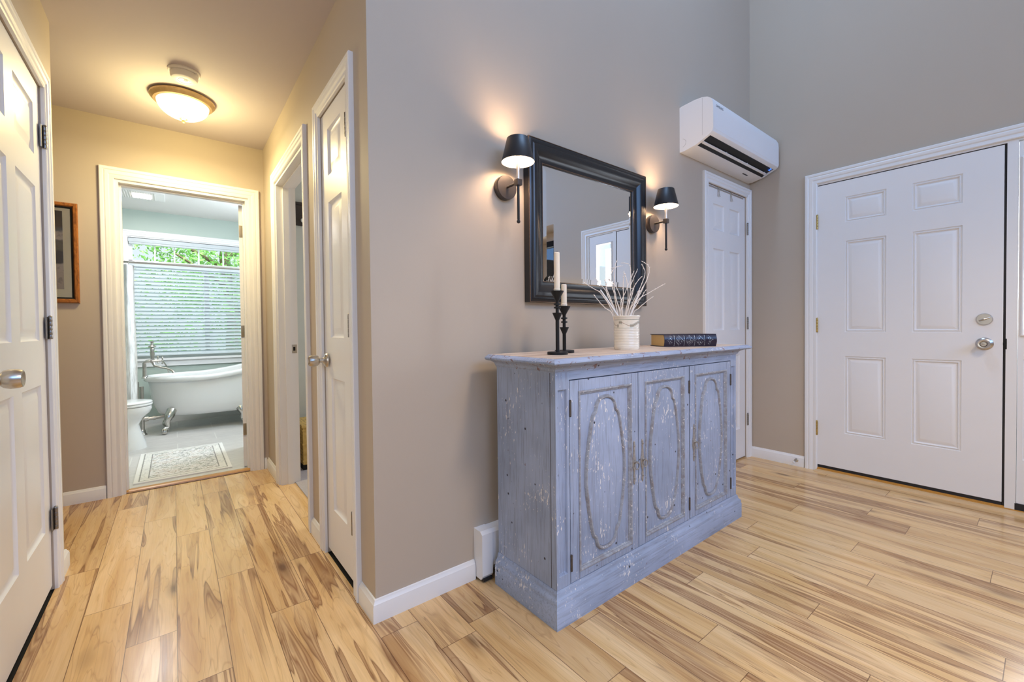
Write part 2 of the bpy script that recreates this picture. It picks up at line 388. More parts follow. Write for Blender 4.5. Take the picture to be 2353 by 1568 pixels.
# openings
FC = (2.984, 3.600, 0, 2.085)             # coat closet in the mirror wall
HC = (1.735, 2.145, 0, 2.065)             # linen closet in the hall wall
BD = (2.470, 3.285, 0, 2.065)             # bedroom doorway
LD = (1.742, 2.565, 0, 2.070)             # left door
BA = (-0.285, 0.452, 0, 2.055)            # bathroom doorway
EU = (-0.245, 1.062, 0, 2.085)            # entry unit: door + sidelight
rec = .046
def wall_pair(name, axis, face, sgn, a0, a1, z0, z1, holes_rec, holes_thru, mat, label):
    """front layer with recesses, back layer closed behind them, joined into one wall mesh"""
    f = slab_wall(name, axis, face, face+sgn*rec, a0, a1, z0, z1, holes_rec+holes_thru, mat, label)
    b = slab_wall(name, axis, face+sgn*rec, face+sgn*T, a0, a1, z0, z1, holes_thru, mat, label)
    bm = BM(); bm.from_mesh(f.data); bm.from_mesh(b.data)
    for o in (f, b): me = o.data; bpy.data.objects.remove(o); bpy.data.meshes.remove(me)
    return tag(mk(name, bm, mat, smooth=0), label, 'wall', kind='structure')
wall_pair('wall_north', 'y', Yw, 1, Xc, Xe, 0, ZT, [FC], [], M['wall'], 'tall greige wall behind the blue grey sideboard and black mirror')
slab_wall('wall_north_left', 'y', Yw, Yw+T, -3, Xc, 0, ZT, [(Xl, Xc, 0, Zc)], M['wall'], 'greige wall over and left of the hallway mouth')
wall_pair('wall_hall_right', 'x', Xc, 1, Yw+T, Yb, 0, Zc, [HC], [BD], M['wall'], 'right hallway wall with the narrow closet door and bedroom doorway')
wall_pair('wall_hall_left', 'x', Xl, -1, Yw+T, 2.774, 0, Zc, [LD], [], M['wall'], 'left hallway wall holding the nearest white door')
slab_wall('wall_hall_end', 'y', Yb, Yb+T, -2.0, Xc+T, 0, Zc, [BA], M['wall'], 'yellow lit end wall of the hallway around the bathroom doorway')
slab_wall('wall_hall_return', 'y', 2.654, 2.774, -2.0, Xl-T, 0, Zc, [], M['wall'], 'short wall turning left at the end of the left hallway wall')
slab_wall('wall_hall_far_left', 'x', -2.12, -2.0, 2.654, Yb+T, 0, Zc, [], M['wall'], 'far left wall of the side passage')
slab_wall('wall_east', 'x', Xe, Xe+.15, -4.0, Yw+T, 0, ZT, [EU, (-2.3, -.78, 0, 2.33)], M['wall'], 'tall greige wall around the white entry door')
slab_wall('wall_south', 'y', -4.12, -4.0, -3.12, Xe+.15, 0, ZT, [(-1.2, 3.0, 2.55, 4.05)], M['wall'], 'greige wall behind the camera with high windows')
slab_wall('wall_west', 'x', -3.12, -3.0, -4.0, Yw+T, 0, ZT, [(-3.1, .5, .6, 2.6)], M['wall'], 'greige wall left of the camera with a wide window')
def simple(name, a, b, mat, label, cat):
    bm = BM(); box(bm, a, b); return tag(mk(name, bm, mat, smooth=0), label, cat, kind='structure')
slab = slab_wall('ceiling', 'x', ZT, ZT+.1, 0, 1, 0, 1, [], M['ceil'], 'x'); bpy.data.objects.remove(slab)
bm = BM()
for a, b in (((-3.12, -4.12), (1.5, 1.65)), ((2.6, -4.12), (Xe+.15, 1.65)), ((1.5, -4.12), (2.6, .45)), ((1.5, 1.42), (2.6, 1.65))):
    box(bm, (*a, ZT), (*b, ZT+.1))
tag(mk('ceiling', bm, M['ceil'], smooth=0), 'high ceiling over the entry with a skylight opening', 'ceiling', kind='structure')
simple('ceiling_hall', (-2.12, Yw+T, Zc), (Xc+T, Yb+T, Zc+.1), M['ceil_hall'], 'low beige ceiling over the hallway', 'ceiling')
# alcove with the glazed door beside the entry
for nm, a, b in (('wall_alcove_left', (Xe+.15, -.9, 0), (4.0, -.78, 2.45)), ('wall_alcove_right', (Xe+.15, -2.42, 0), (4.0, -2.3, 2.45)), ('ceiling_alcove', (Xe+.15, -2.3, 2.33), (4.0, -.9, 2.45))):
    simple(nm, a, b, M['wall'], 'side of the shallow alcove seen in the mirror' if 'wall' in nm else 'lowered top of the shallow alcove seen in the mirror', 'wall' if 'wall' in nm else 'ceiling')
slab_wall('wall_alcove_back', 'x', 4.0, 4.1, -2.42, -.78, 0, 2.45, [(-1.95, -1.03, 0, 2.22)], M['wall'], 'back of the alcove around the black framed glazed door')

# wood floor: every board a face with its own figure, joints where the photo has them
PIT, X0 = .1375, -.0115
known = {-3: 2.663, -2: 2.244, -1: 1.927, 0: 1.602, 1: 2.217, 2: 1.814, 3: 2.176, 4: 1.428, 6: 1.298, 7: .819, 10: .73, 11: .334, 12: .927, 13: .542, 14: .083, 15: .863, 16: .459, 17: .982, 18: .577, 19: .149, 20: .92, 21: .453, 22: .635, 23: 1.037, 24: .236, 25: .631}
rnd = random.Random(4)
bm = BM(); uvp = bm.loops.layers.uv.new('plank'); uvr = bm.loops.layers.uv.new('rnd'); uvs = bm.loops.layers.uv.new('size')
zones = [(-3.0, Xe+.04, -4.0, Yw+T), (Xl, Xc, Yw+T, Yb), (-2.0, Xl, 2.774, Yb), (Xe+.04, 4.0, -2.3, -.78), (Xc, Xc+.085, BD[0], BD[1])]
seen_id = {}
for zx0, zx1, zy0, zy1 in zones:
    k0 = math.floor((zx0-X0)/PIT); k1 = math.ceil((zx1-X0)/PIT)
    for k in range(k0, k1):
        xa, xb = X0+k*PIT, X0+(k+1)*PIT
        j0 = known.get(k, (k*.73) % 1.2)
        n0 = math.floor((zy0-j0)/1.2)
        y = j0+n0*1.2; n = n0
        while y < zy1:
            a, b, c, d = max(xa, zx0), min(xb, zx1), max(y, zy0), min(y+1.2, zy1)
            if b-a > 1e-4 and d-c > 1e-4:
                rr_ = seen_id.setdefault((k, n), (rnd.random(), rnd.random()))
                f = quad(bm, [(a, c, 0), (b, c, 0), (b, d, 0), (a, d, 0)])
                for l in f.loops:
                    l[uvp].uv = (l.vert.co.x-xa, l.vert.co.y-y); l[uvr].uv = rr_; l[uvs].uv = (PIT, 1.2)
            y += 1.2; n += 1
fl = tag(mk('floor', bm, M['floor'], smooth=0, fix=False), 'blond streaked wood plank floor of the entry and hallway', 'floor', kind='structure')
simple('floor_base', (-3.1, -4.1, -.12), (4.1, Yb+.06, -.004), M['dark_void'], 'subfloor under the wood planks', 'floor')
simple('floor_bathroom', (-1.4, Yb+.06, -.1), (1.4, 6.5, .001), M['tile'], 'pale grey tiled bathroom floor', 'floor')

# ------------------------------------------------------------------ trim
CAS = [(0, 0), (0, .010), (.004, .013), (.012, .013), (.016, .011), (.022, .011), (.028, .016), (.040, .018), (.046, .015), (.050, .019), (.062, .020), (.066, .017), (.066, 0)]
def casing(fr, u0, u1, top, parent, name='casing', k=1.0, wb=0.0):
    bm = BM(); fr.sweep(bm, [(u0, 0), (u0, top), (u1, top), (u1, 0)], [(a*k, b+wb) for a, b in CAS])
    return mk(name, bm, M['trim'], parent, 30)
BBP = [(0, 0), (.0145, 0), (.0145, .058), (.0125, .063), (.0125, .066), (.008, .072), (.005, .080), (0, .082)]
def baseboard(name, paths, label):
    """paths: floor polylines with the room on their right-hand side; corners are mitred"""
    bm = BM()
    for path in paths:
        P = [Vector(p) for p in path]; n = len(P); rings = []
        rgt = lambda a, b: Vector(((b-a).normalized().y, -(b-a).normalized().x))
        for i in range(n):
            Ls = ([rgt(P[i-1], P[i])] if i else []) + ([rgt(P[i], P[i+1])] if i < n-1 else [])
            mt = Ls[0] if len(Ls) == 1 else (Ls[0]+Ls[1])/(1+Ls[0].dot(Ls[1]))
            rings.append([bm.verts.new((P[i].x+mt.x*u, P[i].y+mt.y*u, v)) for u, v in BBP])
        k = len(BBP)
        for A, B in zip(rings, rings[1:]):
            for j in range(k): bm.faces.new((A[j], A[(j+1) % k], B[(j+1) % k], B[j]))
        bm.faces.new(rings[0]); bm.faces.new(rings[-1])
    return tag(mk(name, bm, M['trim'], smooth=30), label, 'baseboard', kind='structure')
baseboard('baseboard_north', [[(Xc, HC[0]-.068), (Xc, Yw), (.984, Yw)]], 'white baseboard wrapping the wall corner left of the heater')
baseboard('baseboard_hall_right', [[(Xc, BD[0]-.068), (Xc, HC[1]+.068)]], 'white baseboard piece between the closet door and the bedroom doorway')
baseboard('baseboard_hall_right_end', [[(Xc, Yb-.001), (Xc, BD[1]+.068)]], 'short white baseboard between the bedroom doorway and the hall end wall')
baseboard('baseboard_hall_left', [[(Xl, LD[1]+.068), (Xl, 2.774), (-2, 2.774)]], 'short white baseboard end beside the left door')
baseboard('baseboard_hall_end', [[(-2, Yb), (BA[0]-.075, Yb)], [(BA[1]+.075, Yb), (Xc-.0148, Yb)]], 'white baseboard at the foot of the yellow hall end wall')
baseboard('baseboard_east', [[(Xe, Yw), (Xe, EU[1]+.075)], [(Xe, EU[0]-.075), (Xe, -.78)]], 'white baseboard left of the entry door with the door stop')

RING = [(0, 0), (.003, -.005), (.009, -.009), (.014, -.0105), (.020, -.0105), (.042, -.0025), (.046, -.0018)]
def hinge(fr, u, v, parent, mat, w=.012, h=.09, leaf=0, side=1):
    bm = BM()
    for i in range(5):
        lathe(bm, [(.0062, 0), (.0066, .001), (.0066, h/5-.0016), (.0062, h/5-.0006)], fr.p(u, v-h/2+i*h/5, w), (0, 0, 1), 14)
    lathe(bm, [(.004, 0), (.007, .001), (.006, .004), (.002, .007)], fr.p(u, v+h/2, w), (0, 0, 1), 14)
    if leaf: fr.box(bm, u-side*.001, u-side*leaf, v-h/2, v+h/2, .0005, .004)
    return mk('hinge', bm, mat, parent)

# ---- coat closet door in the mirror wall
fN = Fr((0, Yw, 0), (0, -1, 0))
d1 = thing('door_1', (3.292, Yw, 0), 'white six panel closet door in the corner under the wall air conditioner', 'door', kind='structure')
casing(fN, FC[0], FC[1], FC[3], d1)
bm = BM(); u0, u1 = FC[0]+.004, FC[1]-.004; wd_ = u1-u0; st, mid = .095, .085; pw = (wd_-2*st-mid)/2
vsx = [.012, .245, .835, 1.03, 1.63, 1.765, 1.955, FC[3]-.004]
fN.panels(bm, [u0, u0+st, u0+st+pw, u0+st+pw+mid, u1-st, u1], vsx, {(i, j) for i in (1, 3) for j in (1, 3, 5)}, -.006, RING, -.044)
mk('door_panel', bm, M['door'], d1, 30)
for v in (1.83, 1.08, .31): hinge(fN, FC[1]+.001, v, d1, M['steel_hinge'], .014)
bm = BM()
for du in (.10, .30):
    U = FC[0]+.02+du+.05
    fN.box(bm, U-.011, U+.011, FC[3]-.016, FC[3]-.004, -.006, .0)
    for s in (-.010, .010):
        tube(bm, [fN.p(U+s, FC[3]-.008, -.002), fN.p(U+s, FC[3]-.075, -.001)], .0016, 6)
    tube(bm, [fN.p(U-.010, FC[3]-.03, .003), fN.p(U+.010, FC[3]-.075, .006)], .0016, 6)
fN.box(bm, FC[0]+.02, FC[1]-.04, FC[3]-.014, FC[3]-.0105, -.006, -.002)
fN.box(bm, FC[0]+.02, FC[1]-.04, FC[3]-.020, FC[3]-.0175, -.006, -.002)
tag(mk('over_door_hook_rack', bm, M['nickel']), 'thin wire hook rack hanging over the top of the corner closet door', 'hook rack')

# ---- linen closet door in the hallway
fH = Fr((Xc, 0, 0), (-1, 0, 0))            # u = -y
d2 = thing('door_2', (Xc, 1.94, 0), 'narrow white three panel closet door on the right hallway wall', 'door', kind='structure')
casing(fH, -HC[1], -HC[0], HC[3], d2)
bm = BM(); u0, u1 = -HC[1]+.004, -HC[0]-.003
fH.panels(bm, [u0, u0+.095, u1-.115, u1], [.025, .235, .845, 1.03, 1.645, 1.765, 1.975, HC[3]-.004], {(1, 1), (1, 3), (1, 5)}, -.004, RING, -.042)
mk('door_panel', bm, M['door'], d2, 30)
for v in (1.88, 1.08, .28): hinge(fH, -HC[0]-.012, v, d2, M['steel_hinge'], .006)
def knob(c, ax, parent, name='knob', k=1.0):
    bm = BM()
    lathe(bm, [(.0325*k, 0), (.0325*k, .003), (.029*k, .008), (.017*k, .012), (.0115*k, .018), (.0105*k, .030), (.0105*k, .033), (.018*k, .036), (.0235*k, .042), (.0265*k, .055), (.0258*k, .068), (.0225*k, .078), (.020*k, .079), (.012*k, .074), (0, .0725)], c, ax, 36)
    return mk(name, bm, M['nickel'], parent, 30)
knob((Xc-.004+.0, 2.085, .925), (-1, 0, 0), d2)

# ---- left door
fL = Fr((Xl, 0, 0), (1, 0, 0))             # u = y
d3 = thing('door_3', (Xl, 2.18, 0), 'white six panel door at the left edge with a round nickel knob', 'door', kind='structure')
casing(fL, LD[0], LD[1], LD[3], d3)
bm = BM(); u0, u1 = LD[0]+.003, LD[1]-.006
fL.panels(bm, [u0, 1.838, 2.102, 2.203, 2.470, u1], [.02, .27, .86, 1.035, 1.64, 1.765, 1.965, LD[3]-.004], {(i, j) for i in (1, 3) for j in (1, 3, 5)}, -.006, RING, -.044)
mk('door_panel', bm, M['door'], d3, 30)
for v in (1.865, 1.085, .295): hinge(fL, LD[1]-.002, v, d3, M['steel_hinge'], .010, leaf=.028, side=1)
knob((Xl-.006, 1.806, .938), (1, 0, 0), d3, k=1.05)

# ---- bedroom doorway: jamb, stop, strike plate
d4 = thing('door_4', (Xc, 2.88, 0), 'open white cased doorway to the carpeted room on the right of the hallway', 'doorway', kind='structure')
casing(fH, -BD[1], -BD[0], BD[3], d4)
bm = BM()
jt = .018
for a, b in ((BD[0], BD[0]+jt), (BD[1]-jt, BD[1])): box(bm, (Xc, a, 0), (Xc+T, b, BD[3]-jt))
box(bm, (Xc, BD[0], BD[3]-jt), (Xc+T, BD[1], BD[3]))
mk('door_jamb', bm, M['trim'], d4, 0)
bm = BM()
for a, b in ((BD[0]+jt, BD[0]+jt+.011), (BD[1]-jt-.011, BD[1]-jt)): box(bm, (Xc+.040, a, 0), (Xc+.075, b, BD[3]-jt-.011))
box(bm, (Xc+.040, BD[0]+jt, BD[3]-jt-.011), (Xc+.075, BD[1]-jt, BD[3]-jt))
mk('door_stop_strip', bm, M['trim'], d4, 0)
bm = BM(); yj = BD[1]-jt
box(bm, (Xc+.080, yj-.0016, .905), (Xc+.112, yj, .965), .0006)
sp = mk('strike_plate', bm, M['nickel'], d4)
bm = BM(); box(bm, (Xc+.088, yj-.0022, .922), (Xc+.102, yj-.0014, .948)); mk('latch_hole', bm, M['dark_void'], sp, 0)

# ---- bathroom doorway
fB = Fr((0, Yb, 0), (0, -1, 0))
d5 = thing('door_5', (.08, Yb, 0), 'cased bathroom doorway at the end of the hallway with its door swung in', 'door', kind='structure')
casing(fB, BA[0], BA[1], BA[3], d5, k=1.08)
bm = BM()
for a, b in ((BA[0], BA[0]+jt), (BA[1]-jt, BA[1])): box(bm, (a, Yb, 0), (b, Yb+T, BA[3]-jt))
box(bm, (BA[0], Yb, BA[3]-jt), (BA[1], Yb+T, BA[3]))
mk('door_jamb', bm, M['trim'], d5, 0)
bm = BM()
for a, b in ((BA[0]+jt, BA[0]+jt+.011), (BA[1]-jt-.011, BA[1]-jt)): box(bm, (a, Yb+.045, 0), (b, Yb+.082, BA[3]-jt-.011))
box(bm, (BA[0]+jt, Yb+.045, BA[3]-jt-.011), (BA[1]-jt, Yb+.082, BA[3]-jt))
mk('door_stop_strip', bm, M['trim'], d5, 0)
# swung-in leaf, hinged on the right jamb
ang = R(7.0)
leaf = Fr((BA[1]-jt-.012, Yb+T+.004, 0), (-math.cos(ang), math.sin(ang), 0)); leaf.U = Vector((math.sin(ang), math.cos(ang), 0))
bm = BM()
leaf.panels(bm, [0, .11, .305, .395, .59, .70], [.012, .245, .835, 1.03, 1.63, 1.765, 1.955, 2.03], {(i, j) for i in (1, 3) for j in (1, 3, 5)}, .0175, RING, -.0175)
lf = mk('door_leaf', bm, M['door'], d5, 30)
for v in (1.83, 1.06, .30):
    bm = BM()
    leaf.box(bm, -.0025, 0, v-.045, v+.045, -.012, .0165, .0008)
    lathe(bm, [(.0055, 0), (.0055, .09)], leaf.p(-.004, v-.045, -.019), (0, 0, 1), 12)
    mk('hinge', bm, plain('tarnished_hinge', srgb(150, 136, 112), .4, .5, var=.1) if v == 1.83 else bpy.data.materials['tarnished_hinge'], d5)
bm = BM(); prism(bm, [(-.035, 0), (-.032, .009), (-.018, .014), (.018, .014), (.032, .009), (.035, 0)], (BA[0]+.001, Yb+.048, 0), (BA[1]-.001, Yb+.048, 0), (0, 1, 0), (0, 0, 1))
tag(mk('trim_1', bm, M['gold_wood'], smooth=0), 'honey coloured wood threshold strip at the bathroom doorway', 'threshold', kind='structure')

# ---- entry unit: door, mullion, sidelight
fE = Fr((Xe, 0, 0), (-1, 0, 0))            # u = -y
d6 = thing('door_6', (Xe, .61, 0), 'wide white six panel entry door with brass hinges and two nickel locks', 'door', kind='structure')
casing(fE, -EU[1]+.004, -EU[0]-.004, EU[3]-.004, d6, k=1.12)
DY0, DY1, DZ0, DZ1 = .170, 1.056, .046, 2.063
bm = BM()
for a, b in ((EU[1]-.006+.0, EU[1]), (.118, .160), (EU[0], EU[0]+.03)): box(bm, (Xe-.002, a, .0), (Xe+.12, b, DZ1+.006))
box(bm, (Xe-.002, EU[0], DZ1+.006), (Xe+.12, EU[1], EU[3]))
box(bm, (Xe+.052, .160, .03), (Xe+.07, EU[1]-.006, DZ1+.006))       # stop behind the leaf
mk('door_frame', bm, M['trim'], d6, 0)
bm = BM()
us = [-DY1, -.896, -.677, -.551, -.331, -DY0]; vz = [DZ0, .298, .842, 1.010, 1.645, 1.775, 1.950, DZ1]
fE.panels(bm, us, vz, {(i, j) for i in (1, 3) for j in (1, 3, 5)}, 0.0, [(0, 0), (.003, -.005), (.008, -.006), (.010, -.0015), (.013, -.0012), (.017, -.008), (.021, -.009), (.040, -.0015), (.044, -.0008)], -.044)
mk('door_panel', bm, M['door'], d6, 30)
for v in (1.804, 1.059, .311): hinge(fE, -1.0585, v, d6, M['brass'], .008, .10)
bm = BM(); box(bm, (Xe+.002, DY0, .026), (Xe+.040, DY1, DZ0), 0); mk('door_sweep', bm, M['rubber'], d6, 0)
bm = BM(); box(bm, (Xe+.004, .160, .03), (Xe+.05, DY0-.001, DZ1+.006)); box(bm, (Xe+.006, .160, DZ1), (Xe+.05, DY1, DZ1+.006)); mk('weather_seal', bm, M['rubber'], d6, 0)
bm = BM(); lathe(bm, [(.034, 0), (.034, .004), (.030, .010), (.027, .010), (.027, .008), (0, .008)], fE.p(-.241, 1.086, 0), (-1, 0, 0), 36)
db = mk('deadbolt', bm, M['nickel'], d6, 30)
bm = BM(); tube(bm, [fE.p(-.241+t, 1.086+t*.42, .014+.008*(1-abs(t)/.02)) for t in (-.020, -.012, 0, .012, .020)], .0048, 10, taper=[.8, 1, 1.15, 1, .7]); mk('thumb_turn', bm, M['nickel'], db, 30)
bm = BM(); lathe(bm, [(.036, 0), (.036, .003), (.030, .009), (.016, .013), (.013, .028), (.022, .034), (.0265, .046), (.0265, .056), (.022, .064), (.016, .063), (.012, .056), (0, .056)], fE.p(-.240, .944, 0), (-1, 0, 0), 36)
kb = mk('knob', bm, M['nickel'], d6, 30)
bm = BM(); fE.box(bm, -.2475, -.2325, .9405, .9475, .056, .066, .002); mk('turn_button', bm, M['nickel'], kb, 30)
bm = BM(); box(bm, (Xe-.004, .1555, .915), (Xe+.03, .1625, .975), .002); box(bm, (Xe-.001, .160, .937), (Xe+.02, .170, .952)); mk('strike_plate', bm, M['black'], d6)
# sidelight leaf with glass over a lower panel
w6 = thing('window_1', (Xe, -.05, 0), 'narrow white sidelight beside the entry door with a clear pane over a panel', 'window', kind='structure')
SL0, SL1 = -.208, .116
bm = BM()
gy0, gy1, gz0, gz1 = -.105, .096, 1.0, 1.965
for (a, b, c, d) in ((SL0, gy0, .055, DZ1), (gy1, SL1, .055, DZ1), (gy0, gy1, gz1, DZ1), (gy0, gy1, .86, gz0), (gy0, gy1, .055, .30)):
    box(bm, (Xe+.002, a, c), (Xe+.042, b, d))
fE.panels(bm, [-gy1, -gy1+.0001, -gy0-.0001, -gy0], [.30, .3001, .8599, .86], {(1, 1)}, -.003, [(0, 0), (.004, -.004), (.012, -.002), (.03, -.0005)], -.04)
fE.sweep(bm, [(-gy1, gz0), (-gy0, gz0), (-gy0, gz1), (-gy1, gz1)], [(0, -.002), (0, .006), (-.006, .008), (-.012, .004), (-.012, -.03), (0, -.03)], True)
mk('window_frame', bm, M['door'], w6, 0)
bm = BM(); box(bm, (Xe+.018, gy0, gz0), (Xe+.022, gy1, gz1)); mk('pane', bm, M['glass'], w6, 0)
bm = BM(); box(bm, (Xe+.006, gy0, 1.475), (Xe+.017, gy1, 1.487)); mk('muntin', bm, M['trim'], w6, 0)
bm = BM(); box(bm, (Xe-.003, SL0, .006), (Xe+.045, .122, .054)); mk('sidelight_sill', bm, M['rubber'], w6, 0)
bm = BM(); prism(bm, [(-.052, 0), (-.050, .006), (-.030, .010), (-.006, .012), (-.006, 0)], (Xe, EU[0], 0), (Xe, EU[1], 0), (1, 0, 0), (0, 0, 1))
tag(mk('trim_2', bm, M['oak_thr'], smooth=0), 'pale wood strip along the foot of the entry door', 'threshold', kind='structure')
bm = BM(); box(bm, (Xe-.006, EU[0], 0), (Xe+.12, EU[1], .018)); box(bm, (Xe+.001, .160, .018), (Xe+.12, EU[1]-.006, .0255))
tag(mk('trim_3', bm, M['gold_wood'], smooth=0), 'brown wood threshold under the entry door', 'threshold', kind='structure')
# porch beyond
simple('floor_porch', (Xe+.15, -6, -.3), (9, 3, -.02), plain('porch_concrete', srgb(170, 168, 164), .9), 'grey porch slab beyond the entry door', 'floor')
# spring door stop
bm = BM(); c = fE.p(-1.185, .047, .0145)
lathe(bm, [(.013, 0), (.013, .003), (.006, .006)], c, (-1, 0, 0), 20)
tube(bm, [Vector(c)+Vector((-.006-.045*i/90, .0045*math.cos(i*.9), .0045*math.sin(i*.9)-.006*(i/90)**2)) for i in range(91)], .0011, 6)
sd = tag(mk('door_stop', bm, M['nickel']), 'small spring door stop on the baseboard left of the entry door', 'door stop')
bm = BM(); lathe(bm, [(.006, 0), (.0075, .003), (.0075, .011), (.005, .014), (0, .0145)], Vector(c)+Vector((-.049, 0, -.006)), (-1, 0, -.1), 16); mk('rubber_tip', bm, M['plastic'], sd)

# ---- glazed black door in the alcove (seen in the mirror)
w2 = thing('window_2', (4.0, -1.52, 0), 'tall black framed glazed door reflected at the left of the mirror', 'glazed door', kind='structure')
fA = Fr((4.0, 0, 0), (-1, 0, 0)); bm = BM()
fA.sweep(bm, [(1.03, 0.001), (1.95, 0.001), (1.95, 2.22), (1.03, 2.22)], [(0, -.06), (0, .02), (.075, .02), (.075, -.06)], True)
mk('window_frame', bm, plain('matte_black_paint', (.008, .008, .009, 1), .95), w2, 0)
bm = BM(); box(bm, (4.02, -1.89, .06), (4.026, -1.09, 2.16)); mk('pane', bm, M['glass'], w2, 0)
# high windows behind the camera and wide window on the left
for i, (nm, pts, axis, lab) in enumerate((('window_3', [(-1.2, 2.55), (3.0, 2.55), (3.0, 4.05), (-1.2, 4.05)], 's', 'row of high windows behind the camera'), ('window_4', [(-3.1, .6), (.5, .6), (.5, 2.6), (-3.1, 2.6)], 'w', 'wide window left of the camera'))):
    th = thing(nm, (0, -4, 2.5) if axis == 's' else (-3, -1.3, .6), lab, 'window', kind='structure')
    f = Fr((0, -4.06, 0), (0, 1, 0)) if axis == 's' else Fr((-3.06, 0, 0), (1, 0, 0))
    q = [(-x, z) for x, z in pts][::-1] if axis == 's' else pts
    bm = BM(); f.sweep(bm, q, [(0, -.04), (0, .04), (.05, .04), (.05, -.04)], True)
    umin, umax = min(a for a, _ in q), max(a for a, _ in q); z0, z1 = q[0][1], max(b for _, b in q)
    for k in (1, 2): U = umin+(umax-umin)*k/3; f.box(bm, U-.03, U+.03, z0, z1, -.035, .035)
    mk('window_frame', bm, M['trim'], th, 0)
th = thing('window_5', (2.05, .93, ZT), 'skylight in the high ceiling over the entry', 'skylight', kind='structure')
bm = BM()
for a, b in (((1.5, .45), (1.53, 1.42)), ((2.57, .45), (2.6, 1.42)), ((1.53, .45), (2.57, .48)), ((1.53, 1.39), (2.57, 1.42))): box(bm, (*a, ZT-.01), (*b, ZT+.12))
mk('window_frame', bm, M['trim'], th, 0)

# ------------------------------------------------------------------ sideboard
sbd = thing('sideboard', (1.74, 1.26, 0), 'weathered blue grey three door sideboard standing on the wood floor under the mirror', 'sideboard')
SX0, SX1, SY0, SY1 = 1.050, 2.438, 1.085, 1.432
fS = Fr((0, SY0, 0), (0, -1, 0))
bm = BM(); box(bm, (SX0, SY0+.022, .126), (SX0+.02, SY1, .905)); box(bm, (SX1-.02, SY0+.022, .126), (SX1, SY1, .905)); box(bm, (SX0+.02, SY1-.012, .126), (SX1-.02, SY1, .905)); box(bm, (SX0+.02, SY0+.03, .126), (SX1-.02, SY1-.012, .15))
mk('side_panel', bm, M['sb_d'], sbd, 0)
# face frame (rails, end stiles with a sunk strip)
bm = BM()
DX = [(1.122, 1.5335), (1.5380, 1.9445), (1.9535, 2.372)]
DZA, DZB = .128, .871
STR = [(0, 0), (.002, -.003), (.004, -.0085), (.007, -.010)]
fS.panels(bm, [SX0, 1.062, 1.107, DX[0][0]-.003], [.126, .170, .842, .905], {(1, 1)}, 0, STR, -.022); mk('stile', bm, M['sb_v'], sbd, 0)
bm = BM(); fS.panels(bm, [DX[2][1]+.003, 2.383, 2.424, SX1], [.126, .170, .842, .905], {(1, 1)}, 0, STR, -.022); mk('stile', bm, M['sb_v'], sbd, 0)
bm = BM(); fS.box(bm, DX[0][0]-.003, DX[2][1]+.003, DZB+.004, .905, -.022, 0); mk('rail', bm, M['sb_h'], sbd, 0)
bm = BM(); fS.box(bm, DX[0][0]-.003, DX[2][1]+.003, .122, DZA-.002, -.022, 0); mk('rail', bm, M['sb_h'], sbd, 0)
bm = BM(); box(bm, (SX0-.0004, SY0+.026, .126), (SX0+.001, SY0+.0285, .905)); mk('joint_line', bm, M['sb_crack'], sbd, 0)
bm = BM(); fS.box(bm, DX[0][0]-.003, DX[2][1]+.003, DZA-.003, DZB+.004, -.03, -.0225); mk('dark_interior', bm, M['dark_void'], sbd, 0)
# plinth: board + ogee running round three sides
def around(bm, prof, sx0, sx1, sy0, sy1):
    """profile (out, z) along back-left, front-left, front-right, back-right"""
    pts = [((sx0, sy1), (-1, 0)), ((sx0, sy0), (-1, -1)), ((sx1, sy0), (1, -1)), ((sx1, sy1), (1, 0))]
    rings = [[bm.verts.new((p[0]+n[0]*o_, p[1]+n[1]*o_, z)) for o_, z in prof] for p, n in pts]
    k = len(prof)
    for A, B in zip(rings, rings[1:]):
        for j in range(k-1): bm.faces.new((A[j], A[j+1], B[j+1], B[j]))
    bm.faces.new(rings[0] ); bm.faces.new(rings[-1])
    bm.faces.new([r[0] for r in rings]); bm.faces.new([r[-1] for r in rings])
bm = BM(); around(bm, [(.021, 0), (.021, .076), (.019, .079), (.0185, .082), (.019, .090), (.016, .097), (.010, .103), (.007, .110), (.007, .114), (.005, .119), (.001, .1255), (-.02, .1258)], SX0, SX1, SY0, SY1)
mk('plinth', bm, M['sb_h'], sbd, 35)
bm = BM(); around(bm, [(-.02, .903), (.002, .9035), (.003, .908), (.008, .911), (.010, .918), (.017, .926), (.027, .930), (.030, .9315), (.03, .934), (.046, .934), (.056, .937), (.0605, .942), (.060, .947), (.054, .9515), (.050, .9535), (.0435, .957), (.041, .958), (-.02, .958)], SX0, SX1, SY0, SY1)
mk('cornice', bm, M['sb_edge'], sbd, 35)
bm = BM()
for i in range(5): 
    ya = SY0-.039+i*(SY1-SY0+.039)/5
    box(bm, (SX0-.039, ya+.0006, .9500), (SX1+.039, ya+(SY1-SY0+.039)/5-.0006, .9586))
mk('top_board', bm, M['sb_top'], sbd, 0)

